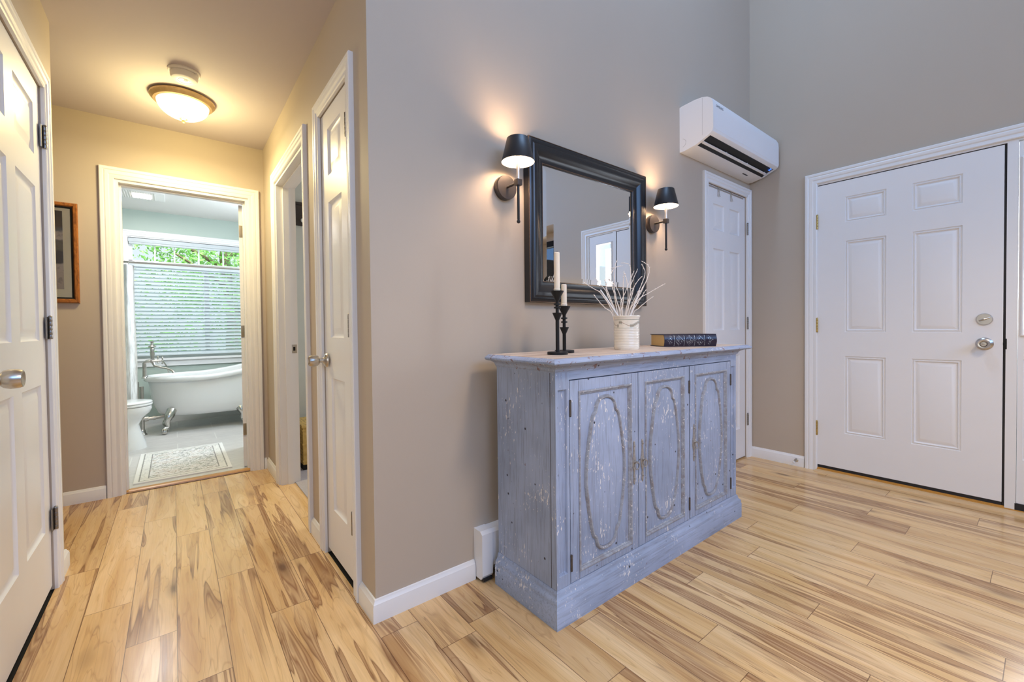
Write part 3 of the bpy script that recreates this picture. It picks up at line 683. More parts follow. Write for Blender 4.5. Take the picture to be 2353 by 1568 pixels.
def oval(cx, cz, hw, hh, off=0):
    """cathedral oval with stepped shoulders, counter-clockwise"""
    q = []
    key = [(0, 1.0), (.16, .994), (.30, .974), (.41, .938), (.47, .895), (.495, .855), (.515, .825), (.555, .805), (.60, .792), (.645, .772), (.685, .738), (.72, .69), (.79, .575), (.87, .43), (.94, .27), (.985, .13), (1.0, 0)]
    half = key + [(x, -y) for x, y in key[-2::-1]]
    pts = [(cx+x*hw, cz+y*hh) for x, y in half] + [(cx-x*hw, cz+y*hh) for x, y in half[-2:0:-1]]
    P = [Vector(p) for p in pts][::-1]
    # resample smooth
    n = len(P); S = []
    for i in range(n):
        a, b, c, d = P[i-1], P[i], P[(i+1) % n], P[(i+2) % n]
        for t in (0, .5): S.append(.5*((2*b)+(c-a)*t+(2*a-5*b+4*c-d)*t*t+(3*b-a-3*c+d)*t**3))
    n = len(S); out = []
    for i in range(n):
        d = (S[(i+1) % n]-S[i-1]).normalized(); nrm = Vector((d.y, -d.x))
        out.append(S[i]+nrm*off)
    return out
def ringface(bm, fr, loops):
    prev = None
    for pts, w in loops:
        cur = [bm.verts.new(fr.p(p.x, p.y, w)) for p in pts]
        if prev:
            n = len(cur)
            for i in range(n): bm.faces.new((prev[i], prev[(i+1) % n], cur[(i+1) % n], cur[i]))
        prev = cur
    bm.faces.new(prev)
for k, (xa, xb) in enumerate(DX):
    bm = BM()
    ra, rb2, rz0, rz1 = xa+.047, xb-.045, .156, .828
    fS.panels(bm, [xa, ra, rb2, xb], [DZA, rz0, rz1, DZB], {(1, 1)}, .0, [(0, 0), (.002, -.004), (.014, -.0085), (.020, -.0085)], -.020)
    dr = mk('door', bm, M['sb_v'], sbd, 30)
    bm = BM(); fS.sweep(bm, [(ra, rz0), (rb2, rz0), (rb2, rz1), (ra, rz1)][::-1], [(.001, -.003), (.002, .0025), (-.001, .0045), (-.005, .0045), (-.008, .001), (-.0095, -.0025), (-.012, -.0025), (-.0145, -.005), (-.0155, -.009), (.001, -.009)], True)
    mk('panel_moulding', bm, M['sb_shaded'], dr, 30)
    cx = (ra+rb2)/2; cz = .4935; hw = .116; hh = .299
    bm = BM(); A = [oval(cx, cz, hw, hh, o_) for o_ in (.0075, .006, .002, -.0025, -.006, -.0075)]; Wd = (-.009, -.0025, .0025, .0025, -.0015, -.0085)
    rings_ = [[bm.verts.new(fS.p(p.x, p.y, w_)) for p in pts_] for pts_, w_ in zip(A, Wd)]
    for P_, Q_ in zip(rings_, rings_[1:]+rings_[:1]):
        n_o = len(P_)
        for i in range(n_o): bm.faces.new((P_[i], P_[(i+1) % n_o], Q_[(i+1) % n_o], Q_[i]))
    mk('oval_moulding', bm, M['sb_shaded'], dr, 35)
    bm = BM(); 
    base_ = oval(cx, cz, hw, hh, 0); ctr = Vector((cx, cz)); loops_ = []
    for sc_, w_ in ((.955, -.0085), (.93, -.0050), (.86, -.0035)):
        loops_.append([bm.verts.new(fS.p(cx+(p.x-cx)*sc_, cz+(p.y-cz)*(1-(1-sc_)*.45), w_)) for p in base_])
    for P_, Q_ in zip(loops_, loops_[1:]):
        for i in range(len(P_)): bm.faces.new((P_[i], P_[(i+1) % len(P_)], Q_[(i+1) % len(P_)], Q_[i]))
    # fill across, row by row, between the left and right halves
    L_o = loops_[-1]; n_o = len(L_o)
    cv = bm.verts.new(fS.p(cx, cz, -.0035))
    for i in range(n_o): bm.faces.new((L_o[i], L_o[(i+1) % n_o], cv))
    mk('oval_panel', bm, M['sb_v'], dr, 35)
    for U_ in (ra, rb2):
        for z0_, z1_ in ((DZA+.001, rz0-.003), (rz1+.003, DZB-.001)):
            bm = BM(); fS.box(bm, U_-.0006, U_+.0006, z0_, z1_, -.001, .0003); mk('joint_line', bm, M['sb_crack'], dr, 0)
    hu = xa+.001 if k == 0 else xb-.001
    for v in (DZB-.10, DZA+.075):
        bm = BM(); lathe(bm, [(.0045, 0), (.0045, .056)], fS.p(hu, v-.028, .002), (0, 0, 1), 10); fS.box(bm, hu-.004, hu+.004, v-.028, v+.028, 0, .002)
        for q in (-.031, .028): lathe(bm, [(.0035, 0), (.0045, .0015), (.002, .003)], fS.p(hu, v+q, .002), (0, 0, 1), 10)
        mk('hinge', bm, M['iron'], dr)
    # handle: pierced escutcheon with a drop ring
    hx = {0: 1.504, 1: 1.5625, 2: 1.986}[k]; hz = .493
    bm = BM()
    outl = [(0, .092), (.004, .090), (.006, .082), (.004, .074), (.0065, .066), (.0045, .060), (.0055, .052), (.008, .030), (.0115, .016), (.013, .006), (.013, -.010), (.010, -.020), (.006, -.030), (.0045, -.044), (.0075, -.056), (.005, -.064), (.007, -.074), (.005, -.084), (0, -.092)]
    pts = [Vector((hx+a, hz+b)) for a, b in outl] + [Vector((hx-a, hz+b)) for a, b in outl[-2:0:-1]]
    ringface(bm, fS, [(pts, 0.0), (pts, .002), ([Vector((hx+(p.x-hx)*.7, hz+(p.y-hz)*.98)) for p in pts], .004)])
    for dz in (.074, -.064): lathe(bm, [(.0045, 0), (.0045, .002), (.002, .006), (0, .0065)], fS.p(hx, hz+dz, .003), (0, -1, 0), 12)
    lathe(bm, [(.007, 0), (.0065, .004), (.0035, .008), (.005, .013), (.0045, .018), (0, .020)], fS.p(hx, hz+.006, .003), (0, -1, 0), 14)
    hd = mk('handle', bm, M['pewter'], dr, 30)
    bm = BM(); tube(bm, [fS.p(hx+.0145*math.sin(a), hz-.009+.0145*math.cos(a), .017) for a in [2*math.pi*i/28 for i in range(28)]], .0021, 8, closed=True)
    mk('ring_pull', bm, M['pewter'], hd)

# ------------------------------------------------------------------ things on the sideboard
ZS = .9588
def candlestick(name, x, y, label, feats, candle_label, ctop):
    bm = BM(); z0 = ZS
    lathe(bm, [(.0405, 0), (.041, .002), (.041, .0085), (.0395, .011), (.0075, .011)]+[(r, z-z0) for r, z in feats]+[(0, feats[-1][1]-z0)], (x, y, z0), seg=40)
    tag(mk(name, bm, M['black'], smooth=30), label, 'candlestick')
    zb = feats[-1][1]
    bm = BM(); lathe(bm, [(.0125, 0), (.0130, .002), (.0130, .008), (.0115, .0105), (.0112, ctop-zb-.002), (.0095, ctop-zb), (0, ctop-zb-.001)], (x, y, zb+.0002), seg=32)
    c = tag(mk('candle', bm, M['wax'], smooth=30), candle_label, 'candle')
    bm = BM(); tube(bm, [(x, y, ctop-.002), (x+.0006, y, ctop+.003), (x+.003, y-.001, ctop+.005)], .0008, 6); mk('wick', bm, M['wick'], c)
candlestick('candlestick', 1.187, 1.211, 'taller matte black candlestick at the left end of the sideboard',
            [(.0075, .97), (.0075, 1.092), (.0075, 1.094), (.0195, 1.122), (.0195, 1.1235), (.0068, 1.1235), (.0068, 1.140), (.0135, 1.141), (.0135, 1.1465), (.0070, 1.1475), (.0068, 1.1530), (.0135, 1.154), (.0135, 1.1595), (.0070, 1.1605), (.0068, 1.171), (.026, 1.207), (.026, 1.2095), (.0135, 1.2095)],
            'taller ivory candle standing in the taller black candlestick', 1.361)
candlestick('candlestick', 1.287, 1.272, 'shorter matte black candlestick behind the taller one',
            [(.0075, .97), (.0075, 1.038), (.0195, 1.065), (.0195, 1.0665), (.0068, 1.0665), (.0068, 1.084), (.0135, 1.085), (.0135, 1.0905), (.0070, 1.0915), (.0068, 1.100), (.0135, 1.101), (.0135, 1.1065), (.0070, 1.1075), (.0068, 1.117), (.026, 1.152), (.026, 1.1545), (.0135, 1.1545)],
            'shorter ivory candle in the shorter black candlestick', 1.246)

# crock
def mat_crock():
    t = NT('cream_glazed_stoneware'); v = t.coords(); s = t.n('ShaderNodeSeparateXYZ', {0: v})
    x, y, z = s.outputs
    CX, CY = 1.672, 1.243
    a = t.math('ARCTAN2', t.math('SUBTRACT', y, CY), t.math('SUBTRACT', x, CX))   # angle round the pot
    al = t.math('MULTIPLY', a, .0585)                                            # arc length
    base = t.mix(t.ramp(t.noise(v, 30, 3), [(.3, B0), (.7, W1)]), srgb(232, 224, 208), srgb(242, 236, 224))
    zz = t.math('SUBTRACT', z, ZS)
    def band(c, w): return t.math('LESS_THAN', t.math('ABSOLUTE', t.math('SUBTRACT', zz, c)), w)
    lines = t.math('MAXIMUM', band(.139, .0009), band(.1005, .0007))
    base = t.mix(t.math('MULTIPLY', lines, .8), base, srgb(66, 92, 58))
    # leafy sprigs: a wavy stem with slanted leaves, in two tilted sections
    ph = t.math('MULTIPLY', al, 60); tri = t.math('PINGPONG', ph, 1)
    stem = t.math('ADD', .1185, t.math('MULTIPLY', t.math('SINE', t.math('MULTIPLY', al, 62)), .008))
    dz = t.math('SUBTRACT', zz, stem)
    stemm = t.math('LESS_THAN', t.math('ABSOLUTE', dz), .0011)
    sl = t.math('ADD', al, t.math('MULTIPLY', t.math('ABSOLUTE', dz), 1.1))
    lv = t.math('LESS_THAN', t.math('FRACT', t.math('MULTIPLY', sl, 190)), .50)
    lv = t.math('MULTIPLY', lv, t.math('LESS_THAN', t.math('ABSOLUTE', dz), .0075))
    sec = t.math('GREATER_THAN', t.math('SINE', t.math('ADD', t.math('MULTIPLY', al, 62), 1.4)), -.45)
    lv = t.math('MULTIPLY', lv, sec)
    base = t.mix(t.math('MULTIPLY', lv, .85), base, srgb(58, 84, 60))
    base = t.mix(t.math('MULTIPLY', t.math('MULTIPLY', stemm, 1), .8), base, srgb(120, 78, 52))
    t.set(Base_Color=base, Roughness=.14, Coat_Weight=.5, Coat_Roughness=.05); return t.m
bm = BM(); prof = [(.056, 0), (.0575, .003)]
for i in range(13):
    z = .008+i*.0072; prof += [(.0578, z), (.0588, z+.0022), (.0588, z+.0050), (.0578, z+.0068)]
prof += [(.0580, .104), (.0580, .139), (.0592, .147), (.0625, .152), (.0632, .155), (.0625, .158), (.0600, .158), (.0560, .152), (.054, .139), (.054, .01), (0, .01)]
lathe(bm, prof, (1.672, 1.243, ZS), seg=64)
tag(mk('crock', bm, mat_crock(), smooth=40), 'cream ribbed ceramic crock with a leafy band on the sideboard', 'crock')
M['twig'] = plain('white_painted_twig', srgb(236, 226, 216), .6, var=.08, vs_=90)
M['wrap'] = plain('white_stem_wrap', srgb(236, 234, 234), .45)
def ray(px, py):
    return (rr*((px-W/2)/FPX) - uu*((py-784-SHY)/FPX) + fw)
def at(px, py, n, d):
    """point where the sight line meets the plane n.p = d (used to read positions off the photo)"""
    o_ = Vector((0, 0, CAMZ)); r_ = ray(px, py); n = Vector(n); return o_+r_*((d-n.dot(o_))/n.dot(r_))
fwh = Vector((fw.x, fw.y, 0)).normalized()
def tip(X, Y, depth):   # X,Y in a 5.6x enlargement from (1250,560)
    return at(1250+X/5.6, 560+Y/5.6, fwh, fwh.dot(Vector((1.672, 1.243, 0)))+depth)
tw = [  # (points from base to tip in the enlargement, depth of the tip)
    ([(885, 925), (800, 840), (720, 760), (640, 655)], -.01), ([(900, 920), (740, 650), (620, 570), (505, 495)], .02),
    ([(925, 920), (870, 740), (790, 600), (655, 440)], .03), ([(930, 915), (850, 690), (805, 570), (785, 455)], -.02),
    ([(1000, 920), (940, 760), (905, 590), (825, 450)], .04), ([(950, 920), (905, 640), (915, 300), (945, 215)], .05),
    ([(935, 915), (800, 610), (860, 400), (915, 310), (1015, 285)], .06), ([(985, 915), (850, 480), (830, 340), (905, 310)], .03),
    ([(1080, 915), (1110, 600), (1118, 400), (1095, 270), (990, 250)], .05), ([(1010, 920), (1020, 700), (1020, 500), (1030, 350)], -.03),
    ([(1045, 920), (1080, 720), (1065, 480), (1035, 380)], .0), ([(1060, 920), (1150, 600), (1110, 560), (1205, 325)], .05),
    ([(1080, 920), (1240, 560), (1300, 380), (1255, 260)], .0), ([(1110, 920), (1270, 580), (1345, 400), (1345, 290), (1255, 225)], .03),
    ([(1090, 920), (1160, 760), (1225, 640), (1330, 460)], -.03), ([(1050, 920), (1100, 700), (1180, 520), (1265, 420)], -.02),
    ([(1120, 920), (1210, 730), (1340, 640), (1560, 515)], .0), ([(1145, 920), (1210, 840), (1300, 760), (1410, 680)], -.03),
    ([(1130, 915), (1190, 790), (1260, 680), (1315, 590)], .03), ([(975, 920), (1010, 800), (940, 580), (830, 450)], -.02),
    ([(1005, 920), (990, 760), (1040, 640), (1160, 350)], .03)]
rt_ = random.Random(7)
for i, (pts, dep) in enumerate(tw):
    bm = BM(); P = [tip(x, y, dep*(0.1+.9*k/(len(pts)-1))) for k, (x, y) in enumerate(pts)]
    foot = Vector((1.672, 1.243, 0)) + (Vector((P[0].x-1.672, P[0].y-1.243, 0))*.45); P = [Vector((foot.x, foot.y, ZS+.012))]+P
    # catmull
    S = []
    for j in range(len(P)-1):
        a, b, c, d = P[max(j-1, 0)], P[j], P[j+1], P[min(j+2, len(P)-1)]
        for t in range(5): t_x = t/5; S.append(.5*((2*b)+(c-a)*t_x+(2*a-5*b+4*c-d)*t_x*t_x+(3*b-a-3*c+d)*t_x**3)+Vector([rt_.uniform(-1, 1)*.0007 for _ in range(3)]))
    S.append(P[-1]); n = len(S)
    tube(bm, S, .0020, 7, taper=[1.2-.6*j/n for j in range(n)])
    for j in range(7, n-1, 2):
        c = S[j]+Vector([rt_.uniform(-1, 1)*.0012 for _ in range(3)])
        bmesh.ops.create_icosphere(bm, subdivisions=1, radius=rt_.uniform(.0020, .0034), matrix=Matrix.Translation(c))
    lab = {0: 'short white beaded twig leaning low left out of the crock', 5: 'tallest white twig left of the middle in front of the mirror glass', 13: 'tall white beaded twig crossing the black frame at the right', 17: 'short white beaded twig leaning low right out of the crock', 9: 'straight white beaded twig standing upright in the middle of the crock', 4: 'white beaded twig slanting left across the sidelight in the mirror', 12: 'white twig with a bent tip right of the arched twig', 1: 'white beaded twig leaning furthest left out of the crock', 16: 'white beaded twig leaning furthest right out of the crock', 6: 'white twig curling over in a loop on the left of the crock', 8: 'white twig bent over in a tall arch in the middle of the crock'}.get(i, 'straight white beaded twig standing in the cream crock')
    tag(mk('twig', bm, M['twig'], smooth=60), lab, 'twig', 'white beaded twigs in the crock')
for a, b, lab in (((725, 595), (945, 920), 'thick white wrapped stem leaning left among the twigs'), ((1235, 600), (1115, 920), 'thick white wrapped stem leaning right among the twigs')):
    p, q = tip(*a, -.02), tip(*b, -.01); bm = BM(); tube(bm, [q+(q-p).normalized()*.07, q, (p+q)/2+Vector((0, 0, .001)), p], .0036, 12); 
    tag(mk('wrapped_stem', bm, M['wrap']), lab, 'stem', 'thick wrapped stems in the crock')

# book
bk = thing('book', (2.09, 1.2, ZS), 'thick dark bound book with silver spine ornaments lying on the sideboard', 'book')
ba = R(-33.0); BO = Vector((1.972, 1.232, ZS+.0002)); BU = Vector((math.cos(ba), math.sin(ba), 0)); BV = Vector((-math.sin(ba), math.cos(ba), 0)); BL, BWd, BT = .282, .175, .064
def mat_bookcover():
    t = NT('dark_tooled_leather'); n = t.noise(t.coords(), 300, 2)
    t.set(Base_Color=srgb(34, 28, 48), Roughness=.32); t.bump(n, .15, .0005); return t.m
bookm = mat_bookcover(); silver = plain('silver_tooling', srgb(196, 204, 206), .35, .4, var=.3, vs_=250)
def bp(u, v, z): return BO+BU*u+BV*v+Vector((0, 0, z))
bm = BM()
def bbox(bm, u0, u1, v0, v1, z0, z1):
    p = [bp(u, v, z) for z in (z0, z1) for u, v in ((u0, v0), (u1, v0), (u1, v1), (u0, v1))]
    V = [bm.verts.new(q) for q in p]
    for f in ((0, 1, 2, 3), (4, 5, 6, 7), (0, 1, 5, 4), (1, 2, 6, 5), (2, 3, 7, 6), (3, 0, 4, 7)): bm.faces.new([V[i] for i in f])
bbox(bm, 0, BL, .006, BWd, 0, .003); bbox(bm, 0, BL, .006, BWd, BT-.003, BT)
# rounded spine
n = 10; arc = [( .008-.010*math.sin(math.pi*i/n), BT*i/n) for i in range(n+1)]; inn = [(a+.004, z) for a, z in arc]
for u0, u1 in ((0, BL),):
    A = [[bm.verts.new(bp(u, v, z)) for v, z in arc+inn[::-1]] for u in (u0, u1)]
    k = len(A[0])
    for j in range(k): bm.faces.new((A[0][j], A[0][(j+1) % k], A[1][(j+1) % k], A[1][j]))
    bm.faces.new(A[0]); bm.faces.new(A[1])
mk('cover', bm, bookm, bk, 40)
t = NT('gilt_page_edges'); s = t.n('ShaderNodeSeparateXYZ', {0: t.coords()}); ln = t.math('FRACT', t.math('MULTIPLY', t.math('ADD', s.outputs[2], t.math('MULTIPLY', t.noise(t.coords(), 20, 2), .002)), 420))
t.set(Base_Color=t.mix(t.math('MULTIPLY', t.ramp(ln, [(.2, B0), (.8, W1)]), .5), srgb(222, 188, 122), srgb(176, 136, 74)), Roughness=.5)
bm = BM(); bbox(bm, .004, BL-.004, .008, BWd-.004, .003, BT-.003); mk('pages', bm, t.m, bk, 0)
def spine(z): return .008-.010*math.sin(math.pi*z/BT)-.0006
bm = BM()
def dab(u, z, s_, rot=0.0):
    q = [bp(u+s_*math.cos(rot+a), spine(min(max(z+s_*math.sin(rot+a), 0), BT)), z+s_*math.sin(rot+a)) for a in (0, math.pi/2, math.pi, 3*math.pi/2)]
    quad(bm, q)
rb = random.Random(3)
for k, uc in enumerate((.028, .078, .134, .190, .240)):
    half = {0: -1, 4: 1}.get(k, 0)
    for i in range(230):
        a, b = rb.uniform(-1, 1), rb.uniform(-1, 1)
        if abs(a)+abs(b) > 1 or (half == -1 and a > .25) or (half == 1 and a < -.25): continue
        if (math.sin(a*11)*math.sin(b*11)) < -.1: continue
        dab(uc+a*.024+.006*(k == 0), BT/2+b*.026, rb.uniform(.0006, .0014), rb.random())
    if 0 < k < 4:
        for i in range(40):
            t_ = i/40*4; sg = [(1, 0, 0, 1), (0, 1, -1, 0), (-1, 0, 0, -1), (0, -1, 1, 0)][int(t_)]; f_ = t_-int(t_)
            dab(uc+.024*(sg[0]*(1-f_)+sg[2]*f_), BT/2+.026*(sg[1]*(1-f_)+sg[3]*f_), .0008)
for u in (.053, .106, .162, .216):
    for i in range(11): dab(u, .006+i*.0052, .0017, .8)
mk('spine_ornament', bm, silver, bk, 0)
for u in (.0585, .1115, .1675, .2215):
    bm = BM()
    A = [[bm.verts.new(bp(u+du, spine(z)-o2, z)) for z in [BT*i/n for i in range(n+1)]] for du, o2 in ((-.0012, 0), (0, .001), (.0012, 0))]
    for a, b in zip(A, A[1:]):
        for j in range(n): bm.faces.new((a[j], a[j+1], b[j+1], b[j]))
    mk('raised_band', bm, bookm, bk, 40)
bm = BM(); q = [bp(BL+.001, .03, .012), bp(BL+.001, .045, .012), bp(BL+.012, .05, .018), bp(BL+.014, .036, .003)]; quad(bm, q); quad(bm, [p+Vector((0, 0, -.0006)) for p in q]); mk('ribbon_marker', bm, plain('silver_ribbon', srgb(190, 180, 170), .4), bk, 0)

# ------------------------------------------------------------------ mirror
mr = thing('wall_mirror', (1.733, Yw, 1.185), 'square mirror in a wide black frame over the sideboard', 'mirror')
mu0, mu1, mv0, mv1, mwp = 1.385, 2.083, 1.288, 1.840, .108
FM = .1035
fM = Fr((0, Yw, 0), (0, -1, 0))
P4 = [(mu0, mv0), (mu1, mv0), (mu1, mv1), (mu0, mv1)][::-1]
# path runs clockwise so that positive offsets point outward
bm = BM()
FP = [(0, .002), (0, .0175), (.004, .0195), (.0065, .0215), (.014, .0215), (.022, .0235), (.034, .030), (.048, .0385), (.060, .043), (.072, .0445), (.079, .042), (.083, .0435), (.091, .0435), (.097, .041), (.1005, .0395), (.1035, .037), (.1035, .002)]
fM.sweep(bm, P4, FP, True)
mk('frame', bm, M['framebk'], mr, 25)
bm = BM()
for a, b in ((.0035, .0196), (.1022, .0392)):
    fM.sweep(bm, P4, [(a-.0012, b-.001), (a-.0012, b+.0014), (a+.0012, b+.0014), (a+.0012, b-.001)], True)
mk('rubbed_bead', bm, M['framegold'], mr, 0)
bm = BM(); g = .0
q0 = [(mu0-.004, mv0-.004), (mu1+.004, mv0-.004), (mu1+.004, mv1+.004), (mu0-.004, mv1+.004)]; ins = .026; q1 = [(mu0+ins, mv0+ins), (mu1-ins, mv0+ins), (mu1-ins, mv1-ins), (mu0+ins, mv1-ins)]
A = [bm.verts.new(fM.p(u, v, .0125)) for u, v in q0]; B = [bm.verts.new(fM.p(u, v, .0145)) for u, v in q1]
for k in range(4): bm.faces.new((A[k], A[(k+1) % 4], B[(k+1) % 4], B[k]))
bm.faces.new(B)
mk('glass', bm, M['mirror'], mr, 0)

# ------------------------------------------------------------------ sconces
def sconce(x, label):
    yc = Yw-.105; rt0 = thing('wall_sconce', (x, Yw, 1.685), label, 'sconce', 'wall sconces beside the mirror')
    zc = 1.686
    bm = BM(); lathe(bm, [(.052, 0), (.053, .002), (.053, .026), (.0515, .0295), (0, .030)], (x, Yw, zc), (0, -1, 0), 48); mk('backplate', bm, M['sconce_metal'], rt0, 30)
    bm = BM(); tube(bm, [(x, Yw-.029, zc), (x, yc+.008, zc)], .0055, 12); mk('arm', bm, M['sconce_metal'], rt0)
    bm = BM(); box(bm, (x-.0125, yc-.0125, zc-.013), (x+.0125, yc+.0125, zc+.013), .0015); mk('joint_block', bm, M['sconce_metal'], rt0)
    bm = BM(); lathe(bm, [(.0, 1.512), (.005, 1.5135), (.0078, 1.518), (.0078, 1.522), (.005, 1.528), (.0058, 1.530), (.0058, zc-.0125)], (x, yc, 0), seg=20); mk('lower_rod', bm, M['shade_out'], rt0)
    bm = BM(); lathe(bm, [(.0068, zc+.0125), (.0068, zc+.05), (.0085, zc+.062), (.0085, 1.80), (.0, 1.80)], (x, yc, 0), seg=20); mk('stem', bm, M['stemwhite'], rt0)
    zb, zt, rb_, rt1 = 1.772, 1.872, .071, .0465
    bm = BM(); lathe(bm, [(rb_, zb), (rt1, zt), (rt1-.001, zt+.0005), (rb_-.001, zb)], (x, yc, 0), seg=56, caps=False)
    mk('lamp_shade', bm, M['shade_out'], rt0, 50)
    bm = BM(); lathe(bm, [(rb_-.0012, zb+.0005), (rt1-.0012, zt)], (x, yc, 0), seg=56, caps=False); mk('shade_lining', bm, M['shade_in'], rt0, 50)
    bm = BM(); lathe(bm, [(0, 1.800), (.009, 1.801), (.012, 1.812), (.012, 1.832), (.008, 1.842), (0, 1.845)], (x, yc, 0), seg=24); mk('bulb', bm, M['bulb'], rt0)
    l = bpy.data.lights.new('sconce_light', 'POINT'); l.energy = 9; l.color = (1, .68, .42); l.shadow_soft_size = .026
    lo = bpy.data.objects.new('sconce_light', l); C.objects.link(lo); lo.location = (x, yc, 1.824)
    return rt0
sconce(1.164, 'black shaded wall sconce left of the mirror'); sconce(2.291, 'black shaded wall sconce right of the mirror')

# ------------------------------------------------------------------ air conditioner
ac = thing('air_conditioner', (3.13, Yw, 2.2), 'white wall air conditioner above the corner closet door', 'air conditioner')
AX0, AX1 = 2.624, 3.642
apro = [(.0, 2.203), (.0, 2.493), (.015, 2.497), (.10, 2.503), (.150, 2.500), (.185, 2.490), (.207, 2.474), (.219, 2.45), (.222, 2.42), (.222, 2.285), (.217, 2.270), (.208, 2.2625), (.205, 2.2600), (.122, 2.2230), (.100, 2.2160), (.03, 2.203)]
bm = BM()
def acx(prof, x0, x1): prism(bm, prof, (x0, Yw, 0), (x1, Yw, 0), (0, -1, 0), (0, 0, 1))
solid_ends = [(.0, 2.203)]+apro[1:]
acx(apro, AX0, AX0+.022); acx(apro, AX1-.012, AX1)
low = [p for p in apro if not (.15 < p[0] < .2085 and p[1] < 2.262)]
# body between the ends, with the outlet cut out of the slanted underside
body = apro[:12]+[(.192, 2.2555), (.186, 2.292), (.11, 2.272), (.108, 2.219), (.100, 2.2160), (.03, 2.203)]
acx(body, AX0+.022, AX1-.012)
mk('housing', bm, M['acwhite'], ac, 25)
bm = BM(); acx([(.191, 2.2560), (.1862, 2.2912), (.1105, 2.2715), (.1085, 2.2200), (.12, 2.232), (.18, 2.2595)], AX0+.0225, AX1-.0125); mk('air_outlet', bm, M['acblack'], ac, 0)
bm = BM(); acx([(.134, 2.2265), (.148, 2.2325), (.1475, 2.2365), (.1335, 2.2305)], AX0+.03, AX1-.03)
for xx in (AX0+.03, AX0+.34, AX0+.66, AX1-.06): box(bm, (xx, Yw-.146, 2.2315), (xx+.006, Yw-.13, 2.252))
mk('air_vane', bm, M['acwhite'], ac, 0)
bm = BM(); acx([(.2226, 2.286), (.2226, 2.42), (.2196, 2.451), (.2076, 2.475), (.2072, 2.4745), (.2192, 2.450), (.2222, 2.42), (.2222, 2.286)], AX0+.012, AX1-.006); mk('front_panel', bm, M['acwhite'], ac, 40)
bm = BM()
for a, b in ((2.215, 2.498),): box(bm, (AX0-.0004, Yw-.1545, 2.262), (AX0+.001, Yw-.1535, 2.495))
tube(bm, [(AX0-.0002, Yw-.018-.026*math.sin(a), 2.232+.026-.026*math.cos(a)) for a in [math.pi*(.05+.9*i/14) for i in range(15)]], .0006, 6)
mk('panel_seam', bm, plain('grey_seam', srgb(150, 148, 150), .6), ac, 0)
bm = BM(); box(bm, (3.38, Yw-.075, 2.2095), (3.46, Yw-.035, 2.2125)); box(bm, (3.46, Yw-.062, 2.2105), (3.49, Yw-.048, 2.2135)); mk('sensor_window', bm, M['acblack'], ac, 0)
def text(body, size, mat, O, U, V, parent, name, depth=.0004):
    cu = bpy.data.curves.new('t', 'FONT'); cu.body = body; cu.size = size; cu.extrude = depth; cu.align_x = 'CENTER'
    o = bpy.data.objects.new('t', cu); C.objects.link(o)
    me = bpy.data.meshes.new_from_object(o); bpy.data.objects.remove(o)
    U, V = Vector(U).normalized(), Vector(V).normalized(); N = U.cross(V)
    me.transform(Matrix.Translation(O) @ Matrix((U, V, N)).transposed().to_4x4())
    me.materials.clear(); me.materials.append(mat); me.name = name
    o = bpy.data.objects.new(name, me); C.objects.link(o); o.parent = parent
    if parent.type == 'EMPTY': o.matrix_parent_inverse = Matrix.Translation(-parent.location)
    return o
text('SAMSUNG', .020, plain('grey_print', srgb(140, 144, 150), .5), (AX0+.085, Yw-.2232, 2.425), (1, 0, 0), (0, 0, 1), ac, 'brand_lettering')
text('72', .030, emis('blue_display', (.05, .2, 1, 1), 3), (AX1-.052, Yw-.170, 2.2475), (1, 0, 0), Vector((0, -.075, .033)), ac, 'display_digits')

# ------------------------------------------------------------------ baseboard heater behind the sideboard
bm = BM(); hy = Yw-.062
hp = [(.0, .012), (.0, .215), (.048, .215), (.062, .203), (.062, .030), (.050, .012)]
prism(bm, hp, (.986, Yw, 0), (1.040, Yw, 0), (0, -1, 0), (0, 0, 1))
ht = thing('baseboard_heater', (1.7, Yw, 0), 'white baseboard heater running behind the sideboard', 'heater')
mk('end_cap', bm, M['acwhite'], ht, 0)
bm = BM(); prism(bm, [(.0, .014), (.0, .212), (.045, .212), (.058, .200), (.058, .060), (.055, .060), (.055, .19), (.044, .205), (.01, .205), (.01, .014)], (1.040, Yw, 0), (2.80, Yw, 0), (0, -1, 0), (0, 0, 1)); mk('heater_cover', bm, M['acwhite'], ht, 0)
bm = BM(); prism(bm, hp, (2.80, Yw, 0), (2.85, Yw, 0), (0, -1, 0), (0, 0, 1)); mk('end_cap', bm, M['acwhite'], ht, 0)
bm = BM(); box(bm, (.992, Yw-.0625, .006), (1.036, Yw-.02, .018)); mk('foot', bm, M['rubber'], ht, 0)

# ------------------------------------------------------------------ hallway ceiling fixtures
lamp = thing('ceiling_light', (.068, 3.2, Zc), 'lit dome ceiling light with a bronze rim in the hallway', 'ceiling light')
LC = (.068, 3.2, Zc)
bm = BM(); lathe(bm, [(.120, 0), (.150, -.004), (.157, -.010), (.156, -.018), (.148, -.026), (.146, -.030), (.140, -.036), (.128, -.038), (.122, -.034), (.115, -.010)], LC, seg=64, caps=False)
mk('rim', bm, plain('antique_bronze_rim', srgb(176, 150, 112), .38, .55, var=.2, vs_=50), lamp, 30)
def mat_dome():
    t = NT('lit_alabaster_glass'); n = t.noise(t.coords(), 9, 3)
    t.set(Base_Color=(.9, .86, .78, 1), Roughness=.35, Emission_Color=t.mix(n, (1, .70, .38, 1), (1, .78, .48, 1)), Emission_Strength=2.8); return t.m
bm = BM(); lathe(bm, [(.126, -.034)]+[(.126*math.cos(a), -.034-.088*math.sin(a)) for a in [math.pi/2*i/12 for i in range(1, 12)]]+[(0, -.122)], LC, seg=64, caps=False)
mk('glass_bowl', bm, mat_dome(), lamp, 60)
bm = BM(); lathe(bm, [(.018, -.119), (.020, -.124), (.014, -.129), (.007, -.132), (.009, -.137), (.006, -.143), (0, -.145)], LC, seg=24); mk('finial', bm, bpy.data.materials['antique_bronze_rim'], lamp)
